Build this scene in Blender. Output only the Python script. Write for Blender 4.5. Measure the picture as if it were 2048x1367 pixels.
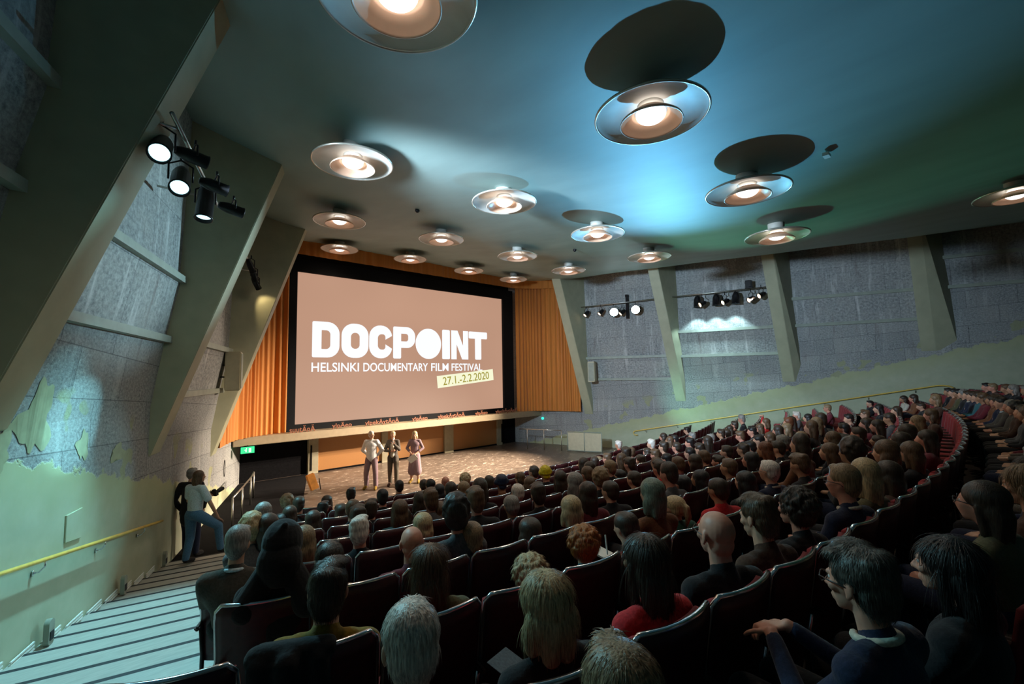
import bpy, bmesh, math, random
import numpy as np
from mathutils import Vector, Matrix, Euler
PI = math.pi
rnd = random.Random(7)
S = bpy.context.scene
for o in list(bpy.data.objects): bpy.data.objects.remove(o)
COL = S.collection

# ---------------------------------------------------------------- camera
def make_camera():
    pitch, roll, yaw = .0745, -.0163, .7376
    F = Vector((math.sin(yaw)*math.cos(pitch), math.cos(yaw)*math.cos(pitch), math.sin(pitch)))
    R0 = Vector((math.cos(yaw), -math.sin(yaw), 0)); U0 = R0.cross(F)
    R = R0*math.cos(roll)+U0*math.sin(roll); U = -R0*math.sin(roll)+U0*math.cos(roll)
    cd = bpy.data.cameras.new('camera'); c = bpy.data.objects.new('camera', cd); COL.objects.link(c)
    cd.sensor_width = 36; cd.lens = 892.3*36/2048; cd.clip_start = .05; cd.clip_end = 200
    m = Matrix((R, U, -F)).transposed().to_4x4(); m.translation = (0, 0, 4.0)
    c.matrix_world = m; S.camera = c
    return c
CAM = make_camera()
W = bpy.data.worlds.new('world'); S.world = W; W.use_nodes = True
W.node_tree.nodes['Background'].inputs[0].default_value = (.02, .03, .035, 1)
W.node_tree.nodes['Background'].inputs[1].default_value = .3
S.view_settings.view_transform = 'Standard'; S.view_settings.look = 'None'
S.view_settings.exposure = 0.0; S.view_settings.gamma = 1.0; S.view_settings.use_curve_mapping = False
S.cycles.max_bounces = 6; S.cycles.diffuse_bounces = 4; S.cycles.glossy_bounces = 3
S.cycles.use_denoising = True; S.cycles.sample_clamp_indirect = 4.0
S.cycles.use_light_tree = True
S.cycles.caustics_reflective = False; S.cycles.caustics_refractive = False

# stage and house spotlights: (from, aim, colour, watts, cone degrees, blend, lens radius)
CYAN = (.30, .80, .95); TEAL = (.25, .85, .62); WARM = (1.0, .70, .40); WHITE = (1.0, .9, .78)
SPOTS = [
 ((17.4, 10.5, 1.9), (4.5, 2.9, 7.5), (.17, .60, 1.0), 10500, 35, 1.0, .05),
 ((17.0, 11.2, 1.9), (11.0, 1.8, 8.2), (.10, .80, .52), 1800, 40, 1.0, .06),
 ((17.4, 10.5, 1.9), (8.6, 8.0, 8.0), (.35, .95, .95), 420, 44, 1.0, .06),
 ((17.4, 10.0, 1.9), (19.3, 9.4, 2.9), (.35, .95, .80), 130, 100, 1.0, .06),
 ((17.35, 12.2, 6.88), (-.3, 7.6, 2.2), CYAN, 3000, 12, .6, .05),
 ((17.35, 12.2, 6.88), (-.25, 7.7, 3.5), CYAN, 15000, 3.9, .6, .02),
 ((17.35, 12.2, 6.88), (.6, 8.6, 6.2), (.5, .85, 1.0), 11000, 15, .9, .05),
 ((18.3, 8.6, 6.6), (1.4, 12.2, 4.6), (1.0, .78, .6), 3800, 13, .7, .05),
]

# ---------------------------------------------------------------- materials
def nodes(name):
    m = bpy.data.materials.new(name); m.use_nodes = True
    n = m.node_tree; b = n.nodes['Principled BSDF']
    return m, n, b
def link(n, a, b): n.links.new(a, b)
def setin(b, **k):
    for key, v in k.items():
        key = {'spec': 'Specular IOR Level', 'rough': 'Roughness', 'metal': 'Metallic', 'color': 'Base Color',
               'coat': 'Coat Weight', 'sheen': 'Sheen Weight', 'trans': 'Transmission Weight'}[key]
        if key == 'Base Color': v = (v[0], v[1], v[2], 1)
        b.inputs[key].default_value = v
def mat(name, color, rough=.6, metal=0, bump=0, scale=40, var=.15, spec=.5, sheen=0, coat=0, stretch=None, detail=4):
    m, n, b = nodes(name); setin(b, rough=rough, metal=metal, spec=spec, sheen=sheen, coat=coat)
    tc = n.nodes.new('ShaderNodeTexCoord'); mp = n.nodes.new('ShaderNodeMapping')
    link(n, tc.outputs['Object'], mp.inputs[0])
    if stretch: mp.inputs['Scale'].default_value = stretch
    t = n.nodes.new('ShaderNodeTexNoise'); t.inputs['Scale'].default_value = scale; t.inputs['Detail'].default_value = detail
    link(n, mp.outputs[0], t.inputs[0])
    mr = n.nodes.new('ShaderNodeMapRange'); link(n, t.outputs[0], mr.inputs[0])
    mr.inputs['To Min'].default_value = 1-var; mr.inputs['To Max'].default_value = 1+var
    mr.inputs['From Min'].default_value = .3; mr.inputs['From Max'].default_value = .7
    mx = n.nodes.new('ShaderNodeVectorMath'); mx.operation = 'SCALE'; mx.inputs[0].default_value = color[:3]
    link(n, mr.outputs[0], mx.inputs['Scale']); link(n, mx.outputs[0], b.inputs['Base Color'])
    if bump:
        bp = n.nodes.new('ShaderNodeBump'); bp.inputs['Strength'].default_value = bump; bp.inputs['Distance'].default_value = .01
        link(n, t.outputs[0], bp.inputs['Height']); link(n, bp.outputs[0], b.inputs['Normal'])
    return m
def glow(name, color, strength):
    m, n, b = nodes(name); setin(b, color=(.03, .03, .03), spec=.1)
    b.inputs['Emission Color'].default_value = (*color, 1); b.inputs['Emission Strength'].default_value = strength
    return m
M = {}
M['ceiling'] = mat('ceiling_paint', (.27, .36, .325), .55, bump=.12, scale=1.6, var=.10, stretch=(1, .35, 1), spec=.35)
M['fin'] = mat('fin_paint', (.40, .40, .27), .55, scale=3, var=.08, bump=.05)
M['beam'] = mat('ledge_paint', (.30, .33, .27), .5, scale=5, var=.1)
M['carpet'] = mat('dark_carpet', (.035, .027, .024), .95, scale=90, var=.35, bump=.3)
M['tread'] = mat('stair_tread', (.40, .40, .36), .6, scale=6, var=.10, stretch=(1, 6, 1))
M['nosing_shade'] = mat('nosing_and_shade', (.02, .025, .03), .7)  # rubber step edges; the risers' shade is put into this same dark colour
M['black'] = mat('black_cloth', (.006, .006, .007), .95, scale=20, var=.3, spec=.1)
M['masking'] = mat('screen_masking', (.008, .009, .011), .9, scale=60, var=.3, spec=.15)
M['stagewood'] = mat('orange_panel', (.40, .185, .055), .5, scale=50, var=.10)
M['pilaster'] = mat('pilaster_paint', (.34, .31, .21), .6, scale=8, var=.07)
M['ledge'] = mat('stage_ledge_paint', (.31, .25, .16), .6, scale=8, var=.07)
M['chrome'] = mat('chrome', (.75, .76, .78), .18, metal=1, var=.03)
M['steel'] = mat('steel_rail', (.55, .53, .48), .35, metal=1, var=.05)
M['brass'] = mat('varnished_handrail', (.75, .50, .10), .3, scale=10, var=.12, coat=.5)
M['velvet'] = mat('red_velvet', (.26, .010, .014), .85, scale=120, var=.2, sheen=.1)
M['seatback'] = mat('burgundy_seat_shell', (.060, .010, .014), .42, scale=30, var=.2, spec=.5)
M['armrest'] = mat('armrest_wood', (.05, .02, .012), .4, scale=20, var=.3)
M['fixture'] = mat('black_fixture_metal', (.014, .014, .016), .38, metal=.3, scale=20)
M['dish'] = mat('lamp_dish_enamel', (.66, .63, .56), .5, scale=6, var=.06)
M['bowl'] = mat('lamp_bowl_enamel', (.86, .54, .37), .35, scale=6, var=.04)
M['rimmetal'] = mat('lamp_rim_metal', (.68, .62, .52), .25, metal=.6, scale=6, var=.05)
M['cream'] = mat('cream_cabinet', (.55, .50, .34), .5, scale=8, var=.06)
M['letters'] = mat('terracotta_letters', (.26, .10, .055), .5)
M['prop'] = mat('orange_wood_case', (.85, .36, .08), .45, scale=4, var=.25)
M['white'] = mat('white_paint', (.78, .80, .76), .5, var=.04)
M['paper'] = mat('paper', (.85, .83, .76), .7, var=.04)
M['lens'] = mat('eyeglass_lens', (.25, .28, .3), .05, spec=.8)
M['frame'] = mat('dark_spectacle_frame', (.012, .010, .010), .3)
M['eye'] = mat('eye_white', (.6, .58, .55), .2, var=0)
M['iris'] = mat('iris', (.03, .02, .012), .1)
M['bulb'] = glow('bulb_glow', (1, .93, .86), 2.4)
M['warmlens'] = glow('warm_lens_glow', (1, .75, .5), 3.5)
M['coollens'] = glow('cool_lens_glow', (.45, .88, 1.0), 2.6)
M['hotlens'] = glow('hot_lens_glow', (.65, .95, 1.0), 30.0)
M['exit'] = glow('exit_sign_glow', (.02, .75, .28), 1.2)
M['pictogram'] = glow('exit_pictogram_glow', (.8, 1, .85), 1.1)
M['bluelamp'] = glow('guide_lamp_glow', (.05, .75, .65), 1.3)
M['lettering'] = glow('projected_white', (.93, .96, 1.0), 1.05)
M['datetag'] = glow('projected_pale_yellow', (.93, .93, .66), 1.0)
M['dateink'] = glow('projected_olive', (.42, .36, .03), .8)

def screen_mat():
    m, n, b = nodes('projected_image'); setin(b, color=(.03, .03, .03), rough=.8, spec=.1)
    tc = n.nodes.new('ShaderNodeTexCoord'); t = n.nodes.new('ShaderNodeTexNoise')
    t.inputs['Scale'].default_value = .8; link(n, tc.outputs['Generated'], t.inputs[0])
    cr = n.nodes.new('ShaderNodeValToRGB'); link(n, t.outputs[0], cr.inputs[0])
    cr.color_ramp.elements[0].position = .35; cr.color_ramp.elements[0].color = (.50, .285, .195, 1)
    cr.color_ramp.elements[1].position = .65; cr.color_ramp.elements[1].color = (.60, .345, .235, 1)
    link(n, cr.outputs[0], b.inputs['Emission Color']); b.inputs['Emission Strength'].default_value = .93
    return m
M['screen'] = screen_mat()

def curtain_mat():
    m, n, b = nodes('orange_curtain'); setin(b, rough=.75, sheen=.3)
    tc = n.nodes.new('ShaderNodeTexCoord'); mp = n.nodes.new('ShaderNodeMapping'); mp.inputs['Scale'].default_value = (3, 3, .15)
    link(n, tc.outputs['Object'], mp.inputs[0]); t = n.nodes.new('ShaderNodeTexNoise'); t.inputs['Scale'].default_value = 3
    link(n, mp.outputs[0], t.inputs[0]); cr = n.nodes.new('ShaderNodeValToRGB'); link(n, t.outputs[0], cr.inputs[0])
    cr.color_ramp.elements[0].color = (.42, .14, .018, 1); cr.color_ramp.elements[1].color = (.68, .26, .04, 1)
    link(n, cr.outputs[0], b.inputs['Base Color'])
    return m
M['curtain'] = curtain_mat()

def wall_mat(name, plaster):
    """raw board marked concrete blocks; plaster=True adds the painted dado below a ragged edge that falls with the rake"""
    m, n, b = nodes(name); setin(b, rough=.8, spec=.25)
    g = n.nodes.new('ShaderNodeNewGeometry'); sp = n.nodes.new('ShaderNodeSeparateXYZ'); link(n, g.outputs['Position'], sp.inputs[0])
    cb = n.nodes.new('ShaderNodeCombineXYZ'); link(n, sp.outputs['Y'], cb.inputs['X'])
    tz = n.nodes.new('ShaderNodeMath'); tz.operation = 'MULTIPLY_ADD'; link(n, sp.outputs['Y'], tz.inputs[0]); tz.inputs[1].default_value = .07 if plaster else 0
    link(n, sp.outputs['Z'], tz.inputs[2]); link(n, tz.outputs[0], cb.inputs['Y'])
    def noise(scale, detail=6, vec=None, rough=.6):
        t = n.nodes.new('ShaderNodeTexNoise'); t.inputs['Scale'].default_value = scale; t.inputs['Detail'].default_value = detail
        t.inputs['Roughness'].default_value = rough
        link(n, vec or cb.outputs[0], t.inputs[0]); return t.outputs[0]
    def mapr(v, a, c, d, e):
        r = n.nodes.new('ShaderNodeMapRange'); link(n, v, r.inputs[0])
        for i, x in zip(('From Min', 'From Max', 'To Min', 'To Max'), (a, c, d, e)): r.inputs[i].default_value = x
        return r.outputs[0]
    def mixc(f, a, c, mode='MIX'):
        x = n.nodes.new('ShaderNodeMix'); x.data_type = 'RGBA'; x.blend_type = mode
        if hasattr(f, 'links'): link(n, f, x.inputs[0])
        else: x.inputs[0].default_value = f
        for i, v in ((6, a), (7, c)):
            if hasattr(v, 'links'): link(n, v, x.inputs[i])
            else: x.inputs[i].default_value = (*v, 1)
        return x.outputs[2]
    def mth(op, a, c):
        x = n.nodes.new('ShaderNodeMath'); x.operation = op
        for i, v in ((0, a), (1, c)):
            if hasattr(v, 'links'): link(n, v, x.inputs[i])
            else: x.inputs[i].default_value = v
        return x.outputs[0]
    br = n.nodes.new('ShaderNodeTexBrick'); link(n, cb.outputs[0], br.inputs[0])
    br.inputs['Scale'].default_value = 1.0; br.inputs['Brick Width'].default_value = 1.25; br.inputs['Row Height'].default_value = .62 if plaster else 1.15
    br.inputs['Mortar Size'].default_value = .008 if plaster else .006; br.inputs['Mortar Smooth'].default_value = .3
    br.inputs['Color1'].default_value = (.90, .90, .90, 1); br.inputs['Color2'].default_value = (1.08, 1.07, 1.05, 1)
    br.inputs['Mortar'].default_value = (.52, .52, .53, 1); br.offset = .37; br.squash = 1.4; br.squash_frequency = 3
    grain = noise(22 if plaster else 14, 8, rough=.75)
    big = noise(1.3, 4)
    base = mixc(mapr(grain, .36, .64, 0, 1), (.13, .145, .15), (.46, .47, .46))
    base = mixc(mapr(big, .35, .65, 0, .5), base, (.37, .37, .35))
    # vertical run-off streaks
    sv = n.nodes.new('ShaderNodeMapping'); sv.inputs['Scale'].default_value = (3.2, .32, 1); link(n, cb.outputs[0], sv.inputs[0])
    st = noise(1.5, 5, sv.outputs[0])
    base = mixc(mapr(st, .56, .68, 0, .65 if not plaster else .25), base, (.66, .66, .65))
    base = mixc(mapr(st, .40, .30, 0, .5), base, (.16, .13, .12))
    base = mixc(1.0, base, br.outputs[0], 'MULTIPLY')
    vo = n.nodes.new('ShaderNodeTexVoronoi'); vo.inputs['Scale'].default_value = 1.7; link(n, cb.outputs[0], vo.inputs[0])
    base = mixc(mapr(vo.outputs['Distance'], .028, .022, 0, .9), base, (.02, .02, .02))
    height = grain
    if plaster:
        ed = mth('ADD', sp.outputs['Z'], mth('MULTIPLY', sp.outputs['Y'], .262))
        ed = mth('ADD', ed, mth('MULTIPLY', mth('SUBTRACT', noise(3.2, 5), .5), .55))
        f = mapr(ed, 4.97, 4.93, 0, 1)
        patch = mth('MULTIPLY', mapr(noise(1.25, 2), .625, .64, 0, 1), mapr(ed, 6.0, 5.7, 0, 1))
        pl = mixc(mapr(noise(2.5, 3), .3, .7, 0, 1), (.40, .43, .30), (.48, .50, .36))
        pl2 = mixc(mapr(ed, 5.3, 4.3, 0, 1), (.40, .41, .21), pl)
        base = mixc(mth('MULTIPLY', patch, .75), base, (.35, .36, .19))
        base = mixc(f, base, pl2)
        height = mth('MULTIPLY', grain, mth('SUBTRACT', 1.0, mth('MULTIPLY', f, .95)))
        height = mth('ADD', height, mth('MULTIPLY', f, 1.2))
    bp = n.nodes.new('ShaderNodeBump'); bp.inputs['Strength'].default_value = .55; bp.inputs['Distance'].default_value = .02
    link(n, height, bp.inputs['Height']); link(n, bp.outputs[0], b.inputs['Normal']); link(n, base, b.inputs['Base Color'])
    return m
M['dado'] = wall_mat('plastered_concrete_wall', True)
M['concrete'] = wall_mat('board_marked_concrete', False)

def stage_floor_mat():
    m, n, b = nodes('scuffed_stage_floor'); setin(b, rough=.28, spec=.5)
    tc = n.nodes.new('ShaderNodeTexCoord'); mp = n.nodes.new('ShaderNodeMapping'); mp.inputs['Scale'].default_value = (.5, 1.6, 1)
    mp.inputs['Rotation'].default_value = (0, 0, .5)
    link(n, tc.outputs['Object'], mp.inputs[0])
    t = n.nodes.new('ShaderNodeTexNoise'); t.inputs['Scale'].default_value = 6; t.inputs['Detail'].default_value = 8; t.inputs['Roughness'].default_value = .8
    t.inputs['Distortion'].default_value = .8
    link(n, mp.outputs[0], t.inputs[0])
    cr = n.nodes.new('ShaderNodeValToRGB'); link(n, t.outputs[0], cr.inputs[0])
    e = cr.color_ramp.elements; e[0].position = .40; e[0].color = (.085, .066, .052, 1); e[1].position = .58; e[1].color = (.15, .115, .090, 1)
    x = e.new(.605); x.color = (.55, .47, .38, 1)
    link(n, cr.outputs[0], b.inputs['Base Color'])
    mr = n.nodes.new('ShaderNodeMapRange'); link(n, t.outputs[0], mr.inputs[0]); mr.inputs['To Min'].default_value = .18; mr.inputs['To Max'].default_value = .5
    link(n, mr.outputs[0], b.inputs['Roughness'])
    return m
M['stagefloor'] = stage_floor_mat()

def hair_mat(name, c):
    m, n, b = nodes(name); setin(b, rough=.42, spec=.45)
    tc = n.nodes.new('ShaderNodeTexCoord'); mp = n.nodes.new('ShaderNodeMapping'); mp.inputs['Scale'].default_value = (1, 1, .08)
    link(n, tc.outputs['Object'], mp.inputs[0])
    t = n.nodes.new('ShaderNodeTexNoise'); t.inputs['Scale'].default_value = 160; t.inputs['Detail'].default_value = 3
    link(n, mp.outputs[0], t.inputs[0]); cr = n.nodes.new('ShaderNodeValToRGB'); link(n, t.outputs[0], cr.inputs[0])
    cr.color_ramp.elements[0].position = .35; cr.color_ramp.elements[0].color = tuple(v*.5 for v in c)+(1,)
    cr.color_ramp.elements[1].position = .65; cr.color_ramp.elements[1].color = tuple(min(1, v*1.35) for v in c)+(1,)
    link(n, cr.outputs[0], b.inputs['Base Color'])
    bp = n.nodes.new('ShaderNodeBump'); bp.inputs['Strength'].default_value = .6; bp.inputs['Distance'].default_value = .004
    link(n, t.outputs[0], bp.inputs['Height']); link(n, bp.outputs[0], b.inputs['Normal'])
    return m
HAIR = {k: hair_mat('hair_'+nm, c) for k, nm, c in [
 ('bk', 'black', (.018, .015, .014)), ('dk', 'dark_brown', (.045, .030, .020)), ('br', 'brown', (.12, .070, .038)),
 ('lb', 'light_brown', (.26, .175, .095)), ('bl', 'blond', (.50, .38, .21)), ('gr', 'grey', (.24, .23, .21)),
 ('wh', 'white', (.66, .60, .53)), ('gd', 'dark_grey', (.085, .075, .062)), ('rd', 'ginger', (.42, .14, .03)), ('ru', 'auburn', (.16, .055, .025)),
 ('ye', 'yellow_knit', (.75, .58, .01)), ('nv', 'navy_knit', (.012, .022, .06)), ('gn', 'green_band', (.16, .22, .17))]}
HAIRNAME = dict(bk='black', dk='dark brown', br='brown', lb='light brown', bl='blond', gr='grey', wh='white', gd='dark grey', rd='ginger', ru='auburn', ye='yellow', nv='navy', gn='green')
TOP = {}; TOPNAME = {}
for k, nm, c in [('bk', 'black', (.012, .012, .014)), ('nv', 'navy', (.012, .018, .045)), ('gy', 'grey', (.09, .09, .095)), ('rd', 'red', (.55, .025, .03)),
 ('cr', 'cream', (.55, .50, .40)), ('ol', 'olive', (.10, .09, .04)), ('mu', 'mustard', (.22, .13, .012)), ('te', 'teal', (.03, .13, .16)),
 ('gn', 'green', (.02, .10, .07)), ('br', 'brown', (.07, .035, .022)), ('bu', 'burgundy', (.14, .02, .03)), ('ru', 'rust', (.18, .07, .03)),
 ('bl', 'blue', (.07, .17, .50)), ('tw', 'tweed grey', (.08, .068, .055)), ('wt', 'pale blue', (.62, .78, .86)), ('dn', 'denim', (.09, .22, .38)),
 ('mv', 'mauve', (.25, .17, .19)), ('sh', 'white', (.80, .80, .80)), ('kh', 'dark khaki', (.10, .085, .06))]:
    TOP[k] = mat('cloth_'+nm.replace(' ', '_'), c, .85, scale=70, var=.22, bump=.25, sheen=.15, spec=.2); TOPNAME[k] = nm
SKIN = [mat('skin_light', (.64, .35, .23), .5, scale=30, var=.07), mat('skin_rosy', (.62, .28, .19), .5, scale=30, var=.08), mat('skin_tan', (.45, .23, .13), .5, scale=30, var=.07)]

# ---------------------------------------------------------------- mesh helpers
def mesh_of(bm, name, m, smooth=True):
    me = bpy.data.meshes.new(name); bm.to_mesh(me); bm.free()
    for x in (m if isinstance(m, (list, tuple)) else [m]): me.materials.append(x)
    if smooth:
        for p in me.polygons: p.use_smooth = True
    return me
def obj(name, bm, m, parent=None, smooth=False, loc=None):
    me = mesh_of(bm, name, m, smooth) if isinstance(bm, bmesh.types.BMesh) else bm
    o = bpy.data.objects.new(name, me); COL.objects.link(o)
    if parent: o.parent = parent
    if loc is not None: o.location = loc
    return o
def tag(o, label, cat, group=None):
    o['label'] = label; o['category'] = cat
    if group: o['group'] = group
    return o
def thing(name, label, cat, loc=(0, 0, 0), rz=0, group=None):
    o = bpy.data.objects.new(name, None); COL.objects.link(o); o.location = loc; o.rotation_euler = (0, 0, rz); o.empty_display_size = .1
    return tag(o, label, cat, group)
def struct(name, bm, m, smooth=False):
    o = obj(name, bm, m, None, smooth); o['kind'] = 'structure'; return o
def dup(root, loc, rz, label=None, group=None):
    r = root.copy(); COL.objects.link(r); r.location = loc; r.rotation_euler = (0, 0, rz)
    if label: r['label'] = label
    if group: r['group'] = group
    for ch in list(root.children):
        c = ch.copy(); COL.objects.link(c); c.parent = r
        for g in ch.children:
            d = g.copy(); COL.objects.link(d); d.parent = c
    return r
def box(bm, c, s, rot=None, mi=0):
    r = bmesh.ops.create_cube(bm, size=1); vs = r['verts']
    mt = Matrix.Diagonal((*s, 1))
    if rot is not None: mt = (rot.to_4x4() if not isinstance(rot, Matrix) or len(rot) == 3 else rot) @ mt
    bmesh.ops.transform(bm, matrix=Matrix.Translation(c) @ mt, verts=vs)
    if mi:
        for f in {f for v in vs for f in v.link_faces}: f.material_index = mi
    return vs
def hexa(bm, p):
    """eight corners: bottom four then top four"""
    v = [bm.verts.new(q) for q in p]
    for f in ((3, 2, 1, 0), (4, 5, 6, 7), (0, 1, 5, 4), (1, 2, 6, 5), (2, 3, 7, 6), (3, 0, 4, 7)): bm.faces.new([v[i] for i in f])
def tube(bm, pts, r, seg=8, cap=True):
    pts = [Vector(p) for p in pts]; rs = r if isinstance(r, (list, tuple)) else [r]*len(pts)
    rings = []; up = None
    for i, p in enumerate(pts):
        d = (pts[min(i+1, len(pts)-1)]-pts[max(i-1, 0)]).normalized()
        if up is None: up = d.orthogonal().normalized()
        up = (up - d*up.dot(d)).normalized(); s = d.cross(up)
        rings.append([bm.verts.new(p+(up*math.cos(a)+s*math.sin(a))*rs[i]) for a in [2*PI*k/seg for k in range(seg)]])
    for a, b in zip(rings, rings[1:]):
        for k in range(seg): bm.faces.new((a[k], a[(k+1) % seg], b[(k+1) % seg], b[k]))
    if cap:
        bm.faces.new(rings[0][::-1]); bm.faces.new(rings[-1])
def lathe(bm, prof, seg=32, c=(0, 0, 0), close=False):
    rings = []
    for r, z in prof:
        rings.append([bm.verts.new((c[0]+r*math.cos(2*PI*k/seg), c[1]+r*math.sin(2*PI*k/seg), c[2]+z)) for k in range(seg)] if r > 1e-6 else [bm.verts.new((c[0], c[1], c[2]+z))])
    pr = list(zip(rings, rings[1:]))
    if close: pr.append((rings[-1], rings[0]))
    for a, b in pr:
        for k in range(seg):
            k2 = (k+1) % seg
            if len(a) == 1 and len(b) == 1: continue
            if len(a) == 1: bm.faces.new((a[0], b[k2], b[k]))
            elif len(b) == 1: bm.faces.new((a[k], a[k2], b[0]))
            else: bm.faces.new((a[k], a[k2], b[k2], b[k]))
    return [v for r in rings for v in r]
def BM(): return bmesh.new()
def B(f, *a, **k):
    bm = BM(); f(bm, *a, **k); return bm
def aim(o, target):
    d = (Vector(target)-Vector(o.location)); o.rotation_euler = d.to_track_quat('-Z', 'Y').to_euler()
for i, (p, q, c, w, cone, bl, rad) in enumerate(SPOTS):
    ld = bpy.data.lights.new('spot', 'SPOT'); ld.energy = w; ld.color = c; ld.spot_size = math.radians(cone); ld.spot_blend = bl; ld.shadow_soft_size = rad
    lo = bpy.data.objects.new('house_spot', ld); COL.objects.link(lo); lo.location = p; aim(lo, q)

# ---------------------------------------------------------------- the room
WX = lambda Y: -3.11+.368*Y                      # left wall line, mirrored about x = 10.05
XR = 20.10
ARC_C = (8.0, 40.0)
def yl_of(X, Y):
    r = math.hypot(X-ARC_C[0], ARC_C[1]-Y); return ARC_C[1]-math.sqrt(max(r*r-56.25, 1))
def arcY(yl, X):
    r = math.hypot(7.5, ARC_C[1]-yl); return ARC_C[1]-math.sqrt(max(r*r-(X-ARC_C[0])**2, 1))
def zfl(yl): return 2.12-.165*(yl-1.03)          # raked floor height of a row
ROWY = lambda k: 1.19+.875*k
XL = lambda yl: .48+.38*(yl-3.2)                 # inner edge of the left aisle
STAGE_Z = .41

def tps(pts):
    P = np.array(pts, float); n = len(P)
    U = lambda r: np.where(r < 1e-9, 0, r*r*np.log(r+1e-12))
    d = np.hypot(P[:, None, 0]-P[None, :, 0], P[:, None, 1]-P[None, :, 1])
    A = np.zeros((n+3, n+3)); A[:n, :n] = U(d)+np.eye(n)*.3; A[:n, n] = 1; A[:n, n+1:] = P[:, :2]; A[n:, :n] = A[:n, n:].T
    w = np.linalg.solve(A, np.r_[P[:, 2], 0, 0, 0])
    return lambda X, Y: float(U(np.hypot(P[:, 0]-X, P[:, 1]-Y))@w[:n]+w[n]+w[n+1]*X+w[n+2]*Y)
LAMPS = [(1.65, 3.15, 7.15), (4.7, 2.64, 7.08), (2.97, 7.22, 7.66), (5.9, 6.66, 7.55), (7.95, 2.74, 7.06), (14.0, -.40, 7.62), (4.43, 11.6, 8.17),
 (7.19, 10.94, 8.06), (8.95, 6.61, 7.50), (12.43, 7.24, 7.63), (11.25, 3.31, 7.09), (6.2, 16.2, 8.76), (8.95, 15.9, 8.78), (10.0, 10.66, 7.97),
 (11.75, 15.7, 8.68), (14.2, 15.45, 8.57), (13.23, 11.21, 8.06)]
cp = [(x, y, z+.27) for x, y, z in LAMPS]
for Y in (-6, -3, 0, 3, 6, 9, 12, 15, 17.5):
    cp += [(WX(Y)+.3, Y, 8.95), (XR-WX(Y)-.3, Y, 8.95)]
for Y in (2, 6, 10, 14): cp += [(WX(Y)+2, Y, 8.55), (XR-WX(Y)-2, Y, 8.55)]
cp += [(4, -4, 7.5), (10, -4, 7.5), (16, -4, 7.9), (10, -8, 7.5), (4, 17.5, 9.0), (8, 17.5, 9.0), (12, 17.5, 9.0), (16, 17.5, 9.0)]
CEIL = tps(cp)
bm = BM(); NX, NY = 70, 64; g = {}
for i in range(NX+1):
    for j in range(NY+1):
        Y = -8+26.4*j/NY; a, b = WX(Y)-.4, XR-WX(Y)+.4; X = a+(b-a)*i/NX
        g[i, j] = bm.verts.new((X, Y, CEIL(X, Y)))
for i in range(NX):
    for j in range(NY): bm.faces.new((g[i, j], g[i, j+1], g[i+1, j+1], g[i+1, j]))
struct('ceiling', bm, M['ceiling'], True)

# raked floor: terraces between arcs
def arc_strip(bm, ya, yb, za, zb, xa, xb, n=24, mi=0):
    """xa, xb: functions of the row line"""
    A = []; Bv = []
    for i in range(n+1):
        t = i/n
        X0 = xa(ya)+(xb(ya)-xa(ya))*t; X1 = xa(yb)+(xb(yb)-xa(yb))*t
        A.append(bm.verts.new((X0, arcY(ya, X0), za))); Bv.append(bm.verts.new((X1, arcY(yb, X1), zb)))
    for i in range(n):
        f = bm.faces.new((A[i], A[i+1], Bv[i+1], Bv[i])); f.material_index = mi
bm = BM()
xl = lambda y: XL(y)-.04
xr = lambda y: XR-XL(y)+.9
for k in range(-9, 9):
    ya, yb = ROWY(k)-.30, ROWY(k)+.575; z = zfl(ROWY(k)); zn = zfl(ROWY(k+1))
    if k == 8: zn = STAGE_Z; yb = ROWY(k)+.75
    arc_strip(bm, ya, yb, z, z, xl, xr); arc_strip(bm, yb, yb, z, zn, xl, xr)
struct('floor', bm, M['carpet'])
bm = BM()                                          # flat front floor (stage)
for X in (0,):
    yy = [5.2, 18.6]
    ring = [(-1, 4.6), (-1, 18.6), (22, 18.6), (22, 4.6)]
    v = [bm.verts.new((x, y, STAGE_Z-.004)) for x, y in ring]; bm.faces.new(v[::-1])
f0 = struct('floor', bm, M['stagefloor'])
bm = BM(); v = [bm.verts.new(q) for q in ((5.77, 17.95, .416), (4.18, 13.43, .416), (3.3, 10.9, .416), (.9, 11.3, .416), (2.0, 14.2, .416), (3.4, 17.95, .416))]; bm.faces.new(v)
struct('floor', bm, M['black'])
# side aisle stairs
def aisle(side):
    bm = BM(); t = .476; n0 = -10
    sx = (lambda X: X) if side < 0 else (lambda X: XR-X)
    k = 0
    for i in range(-14, 22):
        ya = 1.0+t*i; yb = ya+t
        z = zfl(ya+.2); zn = zfl(yb+.2)
        if z < STAGE_Z: break
        for (a, c, mi, zz) in ((ya, yb-.055, 0, z), (yb-.055, yb, 1, z)):
            xa = lambda y: WX(arcY(y, WX(y)))-.25
            xb = lambda y: XL(y)
            if side > 0: xa, xb = (lambda y: XR-XL(y)+.5), (lambda y: XR-WX(y)+.6)
            arc_strip(bm, a, c, zz, zz, xa, xb, 8, mi)
        arc_strip(bm, yb, yb, z, max(zn, STAGE_Z), xa, xb, 8, 1)  # riser coloured dark in place of its shade
    return struct('floor', bm, [M['tread'], M['nosing_shade']])
aisle(-1); aisle(1)
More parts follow.
